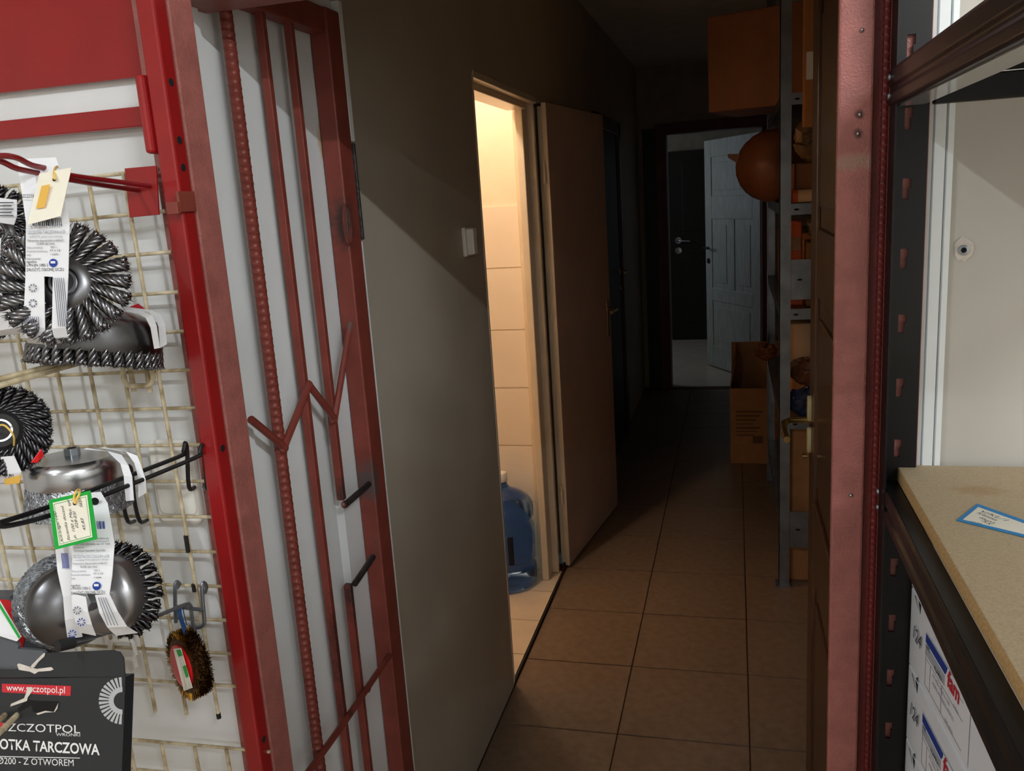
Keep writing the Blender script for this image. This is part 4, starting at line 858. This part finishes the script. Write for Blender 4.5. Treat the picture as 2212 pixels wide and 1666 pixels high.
bars('torn_edge', 'card_torn', [[(62, 1484), (72, 1484), (72, 1492), (62, 1506), (60, 1514), (24, 1526), (26, 1520), (54, 1508), (58, 1498)], [(118, 1538), (128, 1518), (126, 1530), (120, 1538), (100, 1539), (84, 1544), (80, 1541), (100, 1535)]], bp, t, nd=nb, lift=0.0012)
bars('red_banner', 'ink_red', [[(5, 1477), (154, 1482), (153, 1503.5), (5, 1495.5)]], bp, t, nd=nb, lift=0.0003)
ptext('www.szczotpol.pl', (15, 1492), (141, 1498), 12, bp, 'ink_white', t, nd=nb, lift=0.0007)
sect = []
cx, cy, R = 265, 1514, 51
def pa(r, a): return (cx+r*math.cos(a), cy-r*math.sin(a))
for k in range(16):
    a0 = PI/2+PI*k/16+0.035; a1 = PI/2+PI*(k+1)/16-0.035
    sect.append([pa(29, a0), pa(R, a0), pa(R, (a0+a1)/2), pa(R, a1), pa(29, a1)])
inner = [[pa(19, PI/2+PI*k/16), pa(29.5, PI/2+PI*k/16), pa(29.5, PI/2+PI*(k+1)/16), pa(19, PI/2+PI*(k+1)/16)] for k in range(16)]
bars('brush_emblem', 'ink_silver', sect+inner, bp, t, nd=nb, lift=0.0003)
ptext('SZCZOTPOL', (4, 1579), (173.7, 1584), 14, bp, 'ink_white', t, nd=nb)
ptext('WRONKI', (121.6, 1590), (173.7, 1591), 5.5, bp, 'ink_white', t, nd=nb)
ptext('SZCZOTKA TARCZOWA', (-58, 1614), (216, 1631), 18, bp, 'ink_white', t, nd=nb, bold=0.03)
bars('rule', 'ink_white', [[(-80, 1632), (173, 1637), (173, 1638.6), (-80, 1633.6)]], bp, t, nd=nb, lift=0.0003)
ptext('Ø200 - Z OTWOREM', (-5, 1650), (160, 1655), 11.5, bp, 'ink_white', t, nd=nb)
bars('red_corner', 'ink_red', [[(-30, 1560), (10, 1561), (10, 1570), (-10, 1582), (-30, 1590)]], bp, t, nd=nb, lift=0.0003)
# another card box half hidden behind it, and its tag
t = thing('carton', 'grey and red carton half hidden behind the black carton', 'box', at(50, 1400, 0.80))
MB().slab([at(-60, 1290, 0.80), at(20, 1290, 0.80), at(60, 1335, 0.80), at(112, 1346, 0.80), at(112, 1420, 0.80), at(-60, 1420, 0.80)], (0, 0.02, 0)).build('body', 'box_grey', t)
bars('red_print', 'plastic_red', [[(-10, 1294), (20, 1296), (40, 1310), (46, 1330), (36, 1348), (56, 1368), (50, 1400), (-10, 1400)]], ymap(0.80), t, lift=0.0004)
t = thing('price_tag', 'white tag with a teal edge by the left edge above the carton', 'price tag', at(15, 1340, 0.74))
MB().slab([at(-40, 1262, 0.74), at(-2, 1296, 0.74), at(46, 1376, 0.735), at(36, 1386, 0.735), at(-40, 1362, 0.735)], (0, 0.0006, 0)).build('card', 'paper_white', t)
bars('teal_edge', 'tag_green', [[(-6, 1290), (-2, 1296), (46, 1376), (42, 1379), (-6, 1300)]], ymap(0.7345), t, lift=0.001)

# ================================================================== black shelving on the right
sh = thing('shelving_rack', 'black boltless steel shelving with chipboard shelves in the right foreground', 'shelving', (0.38, 0.5, 0.0))
S = 1.078; YU = S; XU0, XU1 = at(1905, 833, YU).x, at(1985, 833, YU).x
ZB0 = at(1940, 1010, YU).z                      # top of the lower board's corner, about 1.33
# slotted upright: face towards the shop, built around its slots
slots = [(at(1948, y0, YU).z, at(1948, y1, YU).z) for y0, y1 in ((386, 432), (538, 580), (680, 720), (818, 858), (950, 988), (1208, 1246), (1330, 1367), (1449, 1485), (1564, 1598))]
p_ = (slots[0][0]-slots[4][0])/4
slots += [(slots[0][0]+p_*k, slots[0][1]+p_*k) for k in (1, 2, 3, 4, 5)]+[(slots[8][0]-p_*k, slots[8][1]-p_*k) for k in range(1, 11)]
slots.append(((slots[4][0]+slots[5][0])/2, (slots[4][1]+slots[5][1])/2))
slots = sorted((min(a_), max(a_)) for a_ in slots)
b = MB(); sx0, sx1 = at(1936, 833, YU).x, at(1953, 833, YU).x; sxs = sx1-0.0022
b.box(XU0, sx0, YU, YU+0.002, 0, 2.2); b.box(sx1, XU1, YU, YU+0.002, 0, 2.2); zz = 0.0
for z0, z1 in slots:
    b.box(sx0, sx1, YU, YU+0.002, zz, z0); b.box(sxs, sx1, YU, YU+0.002, z0, z0+(z1-z0)*0.55); zz = z1
b.box(sx0, sx1, YU, YU+0.002, zz, 2.2)
b.box(XU0, XU0+0.002, YU-0.036, YU, 0, 2.2)                # flange along the shelf front

b.build('upright', 'black_steel', sh)
b = MB(); b.box(XU0, XU1, 0.0, 0.002, 0, 2.2); b.box(XU0, XU0+0.002, 0.002, 0.038, 0, 2.2); b.build('upright', 'black_steel', sh)
for yy in (0.0, YU):
    b = MB(); b.box(0.612, 0.65, yy, yy+0.002, 0, 2.2); b.box(0.648, 0.65, yy-0.036 if yy else yy, yy if yy else yy+0.036, 0, 2.2); b.build('upright', 'black_steel', sh)
# beams: stepped profile (x, z) run along y
def beam(zt, h, x0, xi, name='beam'):
    k = h/0.036
    prof = [(xi, zt-0.014), (xi, zt), (x0+0.003, zt), (x0+0.001, zt-0.004), (x0+0.001, zt-0.016*k), (x0+0.0035, zt-0.019*k), (x0+0.0035, zt-0.022*k), (x0, zt-0.026*k), (x0, zt-0.034*k), (x0+0.0025, zt-h), (x0+0.008, zt-h), (x0+0.008, zt-0.014)]
    b = MB(); n = len(prof); b.add([(x, 0.0, z) for x, z in prof]+[(x, YU-0.002, z) for x, z in prof], [tuple(range(n)), tuple(range(2*n-1, n-1, -1))]+[(i, n+i, n+(i+1) % n, (i+1) % n) for i in range(n)])
    return b.build(name, 'black_steel', sh, bevel=0.001)
ZL = ZB0-0.0172
XL = at(1898, 1075, YU).x; XI = at(1940, 1005, YU).x
beam(ZL, 0.038, XL, XI)
ZU = at(1917, 150, YU).z; XT = at(1917, 190, YU).x
beam(ZU, 0.040, XT, XT+0.016)
mat('flange_grey', (196, 198, 200), 0.18, metal=0.6, var=0.03)
MB().box(XT+0.008, XT+0.036, 0.003, YU-0.018, ZU-0.0415, ZU-0.0395).build('beam_flange', 'flange_grey', sh)
for z in (ZL, ZU):
    MB().box(XU1+0.002, 0.60, YU-0.015, YU-0.002, z-0.042, z-0.014).build('end_beam', 'black_steel', sh, bevel=0.002)
    MB().box(0.63, 0.642, 0.003, YU-0.003, z-0.055, z-0.018).build('beam', 'black_steel', sh, bevel=0.002)
    # bolts / studs where the beam hooks in the upright
    for dz in (-0.010, -0.030):
        MB().lathe([(0.004, 0), (0.0036, 0.002), (0.001, 0.0026)], frame((XT+0.0005, YU-0.012, z+dz), (-1, 0, 0)), 10).build('stud', 'zinc', sh, smooth=True)
def board(z, x0):
    e = YU-0.016 if z > 1.6 else YU+0.010
    o = MB().box(x0, 0.63, 0.004, e, z, z+0.017).build('shelf_board', 'chipboard', sh, bevel=0.0006)
    MB().box(x0-0.0006, x0, 0.005, e-0.001, z+0.0008, z+0.0162).build('board_edge', 'chipboard_edge', o)
    MB().box(x0+0.002, 0.628, 0.006, e-0.002, z-0.0008, z).build('underside_shade', 'black_steel', o)  # shade under the board painted in as black, not a steel sheet
b1 = board(ZL+0.0002, XI+0.0003); b2 = board(ZU-0.013, XT+0.0165)
board(0.62, XI); MB().box(0.16, 0.188, 0.0, YU-0.002, 0.56, 0.619).build('beam', 'black_steel', sh, bevel=0.002)
stain('chipboard', [((atz(2110, 1060, ZB0).x, atz(2110, 1060, ZB0).y, ZB0), (0.03, 0.02, 0.03), (168, 132, 84), 0.5)])
# blue-bordered tag on the shelf
t = thing('price_tag', 'blue bordered handwritten tag lying on the chipboard shelf', 'price tag', atz(2150, 1130, ZB0))
def mz(px, py): return atz(px, py, ZB0+0.0006)
tp = [(2066, 1125), (2111, 1089), (2290, 1152), (2290, 1180)]
MB().slab([mz(*p) for p in tp], (0, 0, 0.0005)).build('card', 'tag_blue', t)
bars('white_field', 'paper_cream', [[(2080, 1124), (2113, 1097), (2280, 1157), (2280, 1172)]], mz, t, nd=(0, 0, 1), lift=0.0006)
for (s, a, c, h) in (('V/KL/1', (2113, 1106), (2172, 1128), 11), ('Klamka', (2108, 1110), (2150, 1127), 9), ('fam', (2112, 1120), (2146, 1133), 8), ('55', (2118, 1126), (2136, 1136), 7), ('34,00', (2094, 1128), (2120, 1134), 4)):
    ptext(s, a, c, h, mz, 'ink_dark', t, nd=(0, 0, 1), lift=0.0009, shear=0.2, name='handwriting', fit=True)

# white cartons stacked under the shelf, the stack turned a few degrees towards the doorway
mat('carton_white', (232, 236, 242), 0.45, var=0.02)
YF = 1.068; P0 = at(1963, 1433, YF); hB = at(1965, 1267, YF).z-P0.z
cd = Vector((0.082, -0.9966, 0)).normalized(); cn = Vector((-cd.y, cd.x, 0)) if -cd.y < 0 else Vector((cd.y, -cd.x, 0))
cm = plane_map(P0, cn)
def sz(px, py):
    p = cm(px, py)-P0; return (p.dot(cd), p.z)
labels = ['white carton at the top of the stack, mostly behind the shelf beam', 'upper white carton marked 124 with a blue and red label', 'lower white carton marked 124, second of the labelled ones', 'white carton under the two labelled ones, cut by the lower edge of the photo', 'plain white carton the labelled ones rest on']
blue = (sz(2004, 1369), sz(2049, 1442)); sB0, sB1 = blue[0][0], blue[1][0]
s124 = sz(1974, 1378)[0]; sF1 = sz(2077, 1500)[0]
for i in range(5):
    zb = P0.z+hB*(1-i)+0.0006; zt = zb+hB-0.0012
    if i == 0: zt = min(zt, ZL-0.045)
    if i == 4: zt = zb+hB-0.0012; zb = 0.640
    C0 = Vector((P0.x, P0.y, zb))
    MC = Matrix(((cd.x, -cn.x, 0, C0.x), (cd.y, -cn.y, 0, C0.y), (0, 0, 1, C0.z), (0, 0, 0, 1)))
    t = thing('carton', labels[i], 'box', C0+cd*0.19-cn*0.15, 'white cartons stacked under the shelf')
    wd = (0.40, 0.385, 0.40, 0.40, 0.40)[i]; H = zt-zb
    MB().box(0, wd, 0, 0.29, 0, H, MC).build('body', 'carton_white', t, bevel=0.0015)
    if i == 4: continue
    MB().box(0.035, wd-0.02, -0.0012, 0, H-0.016, H-0.0008, MC).build('lid_edge', 'carton_white', t, bevel=0.0005)
    b = MB()
    for pts in (((0.036, H-0.001), (0.046, H-0.0015), (0.044, H-0.014)), ((0.020, H-0.001), (0.0225, H-0.001), (0.036, H-0.012)), ((0.038, 0.001), (0.043, 0.006), (0.046, 0.001))):
        b.slab([MC @ Vector((s_, -0.0014, z_)) for s_, z_ in pts], cn*0.0004)
    b.build('corner_slit', 'ink_dark', t)
    if i == 0: continue
    def q(s_, f_, l=0.0014): return MC @ Vector((s_, -l, f_*hB))
    def rect(nm, m, s0, s1, fa, fb, l): MB().slab([q(s0, fa, l), q(s1, fa, l), q(s1, fb, l), q(s0, fb, l)], cn*0.0002).build(nm, m, t)
    fb1 = blue[0][1]/hB; fb0 = fb1-0.105
    rect('paper_label', 'paper_white', sB0-0.004, sF1+0.03, 0.08, min(0.97, fb1+0.005), 0.0013)
    MB().slab([q(sB0, fb0, 0.0017), q(sB1-0.004, fb0, 0.0017), q(sB1, fb0+0.05, 0.0017), q(sB1+0.002, fb1, 0.0017), q(sB0, fb1, 0.0017)], cn*0.0002).build('blue_bar', 'ink_blue', t)
    def tx(s, s0, f_, size, m, fit=None, shear=0.0, nm='printed_text', bold=0.0): text(s, size, m, q(s0, f_), cd, (0, 0, 1), t, nm, 0.0008, fit, shear, bold)
    tx('fam', sB1+0.004, fb0-0.07, 0.028, 'ink_red', sF1-sB1-0.004, 0.1, bold=0.0008)
    tx('124', s124, 0.45, 0.026, 'ink_dark', 0.036, 0.15, 'handwriting')
    w_ = sF1-sB0
    tx('KLAMKA', sB0+0.30*w_, 0.50, 0.0085, 'ink_dark', 0.24*w_)
    tx('szt.', sB0+0.03*w_, 0.60, 0.009, 'ink_dark', 0.014)
    tx('P/3 .M/Z/-GOLD.3.12.55', sB0+0.26*w_, 0.39, 0.006, 'ink_grey', 0.50*w_)
    tx('VOSKO .M/Z/-GOLD.-KOW.55', sB0+0.26*w_, 0.30, 0.006, 'ink_grey', 0.62*w_)
    tx('GOLD', sB0+0.86*w_, 0.46, 0.0055, 'ink_grey', 0.016); tx('RAL 9010', sB0+0.66*w_, 0.15, 0.0055, 'ink_grey', 0.026)
    b = MB()
    for k in range(5): b.slab([q(sB0, fb0-0.03-0.025*k, 0.0017), q(sB0+0.6*w_, fb0-0.03-0.025*k, 0.0017), q(sB0+0.6*w_, fb0-0.037-0.025*k, 0.0017), q(sB0, fb0-0.037-0.025*k, 0.0017)], cn*0.0002)
    for (s0, s1, fa, fb) in ((0.02, 1.1, 0.46, 0.464), (0.02, 0.027, 0.14, 0.56), (0.02, 1.1, 0.135, 0.14), (0.17, 0.177, 0.14, 0.46), (0.52, 0.527, 0.14, 0.46), (0.66, 1.1, 0.66, 0.664)):
        b.slab([q(sB0+s0*w_, fa, 0.0017), q(sB0+s1*w_, fa, 0.0017), q(sB0+s1*w_, fb, 0.0017), q(sB0+s0*w_, fb, 0.0017)], cn*0.0002)
    b.build('fine_print', 'ink_grey', t)

# ================================================================== corridor: galvanised rack and goods
rk = thing('storage_rack', 'galvanised steel storage rack along the right side of the corridor', 'shelving', (0.38, 4.15, 0.0))
NX, NY0, NY1 = 0.166, 3.488, 4.85
def angle_post(x, y, sx, sy):
    b = MB(); b.box(x, x+sx*0.042, y, y+sy*0.003, 0, 2.62); b.box(x, x+sx*0.003, y, y+sy*0.042, 0, 2.62); return b.build('upright', 'zinc', rk)
angle_post(NX, NY0, 1, 1); angle_post(0.62, NY0, -1, 1); angle_post(NX, NY1, 1, -1); angle_post(0.62, NY1, -1, -1)
MB().box(NX-0.012, NX+0.05, NY0-0.012, NY0+0.05, 0, 0.006).build('foot_plate', 'zinc', rk)
zl = [at(1720, py, NY0).z for py in (200, 440, 668, 906, 1150)]
dm = MB().prism([(0.010*math.cos(2*PI*k/10), 0.004*math.sin(2*PI*k/10)) for k in range(10)], 0, 0.001).mesh('slot_hole', 'dark_hole')
for z in zl:
    b = MB(); b.box(NX+0.005, 0.615, NY0+0.004, NY1-0.004, z-0.004, z); b.box(NX+0.005, 0.615, NY0+0.004, NY0+0.007, z-0.042, z-0.004); b.box(NX+0.005, NX+0.008, NY0+0.007, NY1-0.007, z-0.042, z-0.004)
    o = b.build('shelf', 'zinc', rk)
    for k in range(4): put('slot_hole', dm, frame((NX+0.062+0.11*k, NY0+0.004, z-0.022), (0, -1, 0), (1, 0, 0)), o)
for (y0, y1) in ((562, 648), (1105, 1182)):
    a = at(1700, y0, NY0).z; c = at(1700, y1, NY0).z
    o = MB().box(NX+0.043, 0.60, NY0-0.002, NY0+0.002, c, a).build('end_panel', 'zinc', rk)
    put('slot_hole', dm, frame((NX+0.075, NY0-0.002, (a+c)/2), (0, -1, 0), (1, 0, 0)), o)

def carton(label, c, size, rot, m, open_=False, group=None, tape=True, nm='carton'):
    """cardboard box: body with flap seam and tape"""
    t = thing(nm, label, 'box', c, group); M = Matrix.Translation(c) @ Matrix.Rotation(rot, 4, 'Z'); sx, sy, sz = size
    if not open_:
        MB().box(-sx/2, sx/2, -sy/2, sy/2, 0, sz, M).build('body', m, t, bevel=0.006)
        MB().box(-sx/2+0.004, sx/2-0.004, -0.002, 0.002, sz-0.001, sz+0.0006, M).build('flap_seam', 'ink_dark', t)
        if tape: MB().box(-sx/2-0.0006, sx/2+0.0006, -0.025, 0.025, sz*0.86, sz+0.001, M).build('tape', 'wrap_clear', t)
    else:
        b = MB(); w = 0.006
        b.box(-sx/2, sx/2, -sy/2, -sy/2+w, 0, sz, M); b.box(-sx/2, sx/2, sy/2-w, sy/2, 0, sz, M); b.box(-sx/2, -sx/2+w, -sy/2+w, sy/2-w, 0, sz, M); b.box(sx/2-w, sx/2, -sy/2+w, sy/2-w, 0, sz, M); b.box(-sx/2+w, sx/2-w, -sy/2+w, sy/2-w, 0, w, M)
        b.build('body', m, t)
        for (p, axis, ang) in (((0, sy/2, sz), 'back', 0), ((-sx/2, 0, sz), 'left', 0.5)):
            f = MB()
            if axis == 'back': f.slab([M @ Vector((-sx/2, sy/2, sz)), M @ Vector((sx/2, sy/2, sz)), M @ Vector((sx/2, sy/2+0.03, sz+0.20)), M @ Vector((-sx/2, sy/2+0.03, sz+0.20))], (0, 0.005, 0))
            else: f.slab([M @ Vector((-sx/2, -sy/2, sz)), M @ Vector((-sx/2, sy/2, sz)), M @ Vector((-sx/2+0.03, sy/2, sz+0.20)), M @ Vector((-sx/2+0.03, -sy/2+0.05, sz+0.16))], (0.004, 0, 0))
            f.build('flap', m, t)
    return t
ZF = [z+0.001 for z in zl]
# big orange carton on the top shelf, sticking out
carton('large orange brown carton sticking out from the top shelf', Vector((0.20, 4.20, ZF[0])), (0.52, 0.42, 0.40), -0.30, 'cardboard_orange')
# narrow carton standing by the brown door
t = thing('carton', 'narrow brown carton with a white sticker beside the brown door', 'box', (0.262, 3.45, 1.84))
p0 = at(1745, 275, 3.44); p1 = at(1757, 60, 3.44)
MB().box(p0.x-0.018, p0.x+0.035, 3.40, 3.47, p0.z, 2.40).build('body', 'cardboard', t, bevel=0.004)
a = at(1744, 172, 3.398).z; c = at(1744, 112, 3.398).z
MB().box(p0.x-0.010, p0.x+0.014, 3.3985, 3.40, a, c).build('sticker', 'paper_white', t)
# round wrapped bundle on second shelf
t = thing('wrapped_roll', 'round bundle wrapped in brown plastic sticking out of the rack', 'bundle', (0.12, 4.0, ZF[1]))
cc = at(1672, 362, 4.02); b = MB(); rr = random.Random(2)
prof = [(0.155*max(0.02, math.sin(PI*k/18))**0.6, -0.15*math.cos(PI*k/18)) for k in range(19)]
b.lathe(prof, frame((cc.x, cc.y, ZF[1]+0.155), (0.5, -0.85, 0.05)), 60); b.v = [tuple(Vector(p)+Vector((rr.uniform(-1, 1), rr.uniform(-1, 1), rr.uniform(-1, 1)))*0.0015) for p in b.v]
b.build('bundle', 'wrap_brown', t, smooth=True, angle=60)
e = at(1572, 340, 4.0)
MB().slab([e, e+Vector((0.05, 0, -0.035)), e+Vector((0.075, 0, 0.01)), e+Vector((0.03, 0, 0.012)), e+Vector((0.0, 0, 0.014))], (0, 0.01, 0)).build('loose_end', 'wrap_brown', t)
def blob(name, label, cat, c, r, m, seed, squash=(1, 1, 1), amp=0.18):
    """crumpled bag: lathe with random dents, flat bottom on the shelf"""
    t = thing(name, label, cat, (c[0], c[1], c[2])); rr = random.Random(seed); b = MB(); vs = []; fs = []; n, mm = 18, 9
    for i in range(mm+1):
        th = PI*i/mm
        for k in range(n):
            q = 2*PI*k/n; f = 1+rr.uniform(-amp, amp)
            z = r*squash[2]*(1-math.cos(th))
            vs.append((c[0]+r*squash[0]*f*math.sin(th)*math.cos(q), c[1]+r*squash[1]*f*math.sin(th)*math.sin(q), c[2]+max(0, z*f if i > 1 else 0)))
    for i in range(mm):
        for k in range(n): fs.append((i*n+k, i*n+(k+1) % n, (i+1)*n+(k+1) % n, (i+1)*n+k))
    b.add(vs, fs); b.build('bag', m, t)
    b2 = MB(); b2.tube([(c[0]-r*0.2, c[1]-r*0.3, c[2]+2*r*squash[2]*0.9), (c[0]-r*0.1, c[1]-r*0.4, c[2]+2*r*squash[2]+0.01), (c[0]+r*0.1, c[1]-r*0.4, c[2]+2*r*squash[2]+0.012)], [r*0.14, r*0.07, r*0.16], 7); b2.build('twisted_top', m, t)
    return t
blob('plastic_bag', 'crumpled paper parcel in clear wrap on the second shelf', 'bag', (0.30, 3.62, ZF[1]+0.15), 0.075, 'wrap_clear', 4, (1, 1, 1.0))
carton('small orange brown carton under the clear wrapped parcel', Vector((0.305, 3.62, ZF[1])), (0.17, 0.2, 0.148), 0.05, 'cardboard_orange')
t = thing('paper_roll', 'orange roll with a pale sleeve lying at the shelf end', 'roll', (0.25, 3.505, ZF[1]))
a = Vector((0.212, 3.502, ZF[1]+0.026)); MB().cyl(a, a+Vector((0.02, 0, 0)), 0.026, 18).build('roll', 'orange_plastic', t, smooth=True); MB().cyl(a+Vector((0.02, 0, 0)), a+Vector((0.12, 0, 0)), 0.024, 18).build('sleeve', 'cardboard_light', t, smooth=True)
# third shelf
t = thing('orange_sleeve', 'upright orange plastic sleeve on the third shelf', 'packaging', (0.235, 3.60, ZF[2]))
MB().slab([Vector((0.195, 3.58, ZF[2])), Vector((0.262, 3.58, ZF[2])), Vector((0.256, 3.60, ZF[2]+0.33)), Vector((0.212, 3.60, ZF[2]+0.34))], (0, 0.05, 0)).build('sleeve', 'orange_plastic', t, bevel=0.006)
MB().box(0.205, 0.25, 3.579, 3.58, ZF[2]+0.22, ZF[2]+0.27).build('band', 'wrap_clear', t)
carton('plain brown carton on the third shelf beside the orange sleeve', Vector((0.36, 3.66, ZF[2])), (0.18, 0.22, 0.25), 0.0, 'cardboard')
blob('plastic_bag', 'grey crumpled bag on top of the plain brown carton', 'bag', (0.33, 3.62, ZF[2]+0.252), 0.055, 'wrap_clear', 9)
# fourth shelf
carton('pale carton with printed marks on the fourth shelf', Vector((0.34, 3.72, ZF[3]+0.20)), (0.30, 0.26, 0.17), 0.0, 'cardboard_light')
t = carton('brown carton under the pale printed one', Vector((0.35, 3.74, ZF[3])), (0.26, 0.26, 0.198), 0.0, 'cardboard')
blob('plastic_bag', 'brown crumpled bag in front of the pale carton', 'bag', (0.275, 3.555, ZF[3]+0.128), 0.055, 'wrap_brown', 12, (1.2, 0.8, 0.9))
blob('plastic_bag', 'shiny dark blue plastic bag at the end of the fourth shelf', 'bag', (0.27, 3.545, ZF[3]), 0.058, 'bag_blue', 15, (1.2, 0.7, 0.95))
blob('plastic_bag', 'brown bag corner poking out of the rack into the corridor', 'bag', (0.155, 4.62, ZF[3]+0.02), 0.055, 'wrap_brown', 21, (1, 1, 0.8))
# fifth shelf
carton('tall brown carton on the fifth shelf', Vector((0.36, 3.66, ZF[4])), (0.30, 0.24, 0.46), 0.0, 'cardboard')
carton('brown carton on the floor under the rack', Vector((0.37, 3.70, 0.001)), (0.32, 0.30, 0.20), 0.0, 'cardboard')
# goods deeper in the rack
carton('brown carton behind the round bundle', Vector((0.40, 4.45, ZF[1])), (0.36, 0.45, 0.28), 0.0, 'cardboard')
carton('long brown carton deep on the third shelf', Vector((0.40, 4.35, ZF[2])), (0.38, 0.6, 0.26), 0.0, 'cardboard')
carton('long brown carton deep on the fourth shelf', Vector((0.42, 4.30, ZF[3])), (0.36, 0.7, 0.30), 0.0, 'cardboard')
carton('long brown carton deep on the fifth shelf', Vector((0.42, 4.32, ZF[4])), (0.36, 0.8, 0.30), 0.0, 'cardboard')
# open carton on the floor
z_top = at(1600, 840, 5.16).z
t = carton('open brown carton with raised flaps on the corridor floor', Vector((0.135, 5.38, 0.001)), (0.335, 0.44, z_top), -0.02, 'cardboard', open_=True)
b = MB()
for k, (y0, y1) in enumerate(((888, 891), (897, 900), (906, 909), (915, 917), (923, 926), (931, 933), (939, 941))):
    x1 = 1648 - (k*7 % 22); b.slab([at(1590, y0, 5.152), at(x1, y0, 5.152), at(x1, y1, 5.152), at(1590, y1, 5.152)], (0, -0.0006, 0))
b.slab([at(1626, 942, 5.152), at(1648, 942, 5.152), at(1648, 958, 5.152), at(1626, 958, 5.152)], (0, -0.0006, 0))
b.build('box_print', 'box_ink', t)

# ================================================================== blue water jug
JX, JY = -0.985, 3.375
j = thing('water_jug', 'large blue water bottle with a white cap standing behind the lit doorway', 'bottle', (JX, JY, 0.01))
FJ = frame((JX, JY, 0.01), (0, 0, 1)); R = 0.135
prof = [(0.02, 0.004), (R*0.86, 0.0), (R*0.97, 0.012), (R, 0.03), (R, 0.085), (R*0.94, 0.10), (R*0.94, 0.112), (R, 0.125), (R, 0.27), (R*0.94, 0.285), (R*0.94, 0.30), (R, 0.315), (R, 0.352), (R*0.965, 0.372), (R*0.86, 0.394), (R*0.68, 0.412), (R*0.46, 0.426), (0.042, 0.438), (0.030, 0.452), (0.028, 0.462), (0.027, 0.482)]
b = MB(); b.lathe(prof, FJ, 48); b.build('bottle', 'jug_blue', j, smooth=True, angle=60)
b = MB(); b.lathe([(0.030, 0.468), (0.031, 0.472), (0.031, 0.500), (0.027, 0.506), (0.004, 0.507)], FJ, 28); b.build('cap', 'white_plastic', j, smooth=True)
a0 = math.atan2(-JY, -JX)+0.18
b = MB(); n = 5
vs = []
for i in range(n):
    a = a0+(i-2)*0.045
    for z in (0.135, 0.262): vs.append((JX+(R+0.0012)*math.cos(a), JY+(R+0.0012)*math.sin(a), 0.01+z))
b.add(vs, [(2*i, 2*i+2, 2*i+3, 2*i+1) for i in range(n-1)]); b.build('handle_recess', 'jug_label', j)
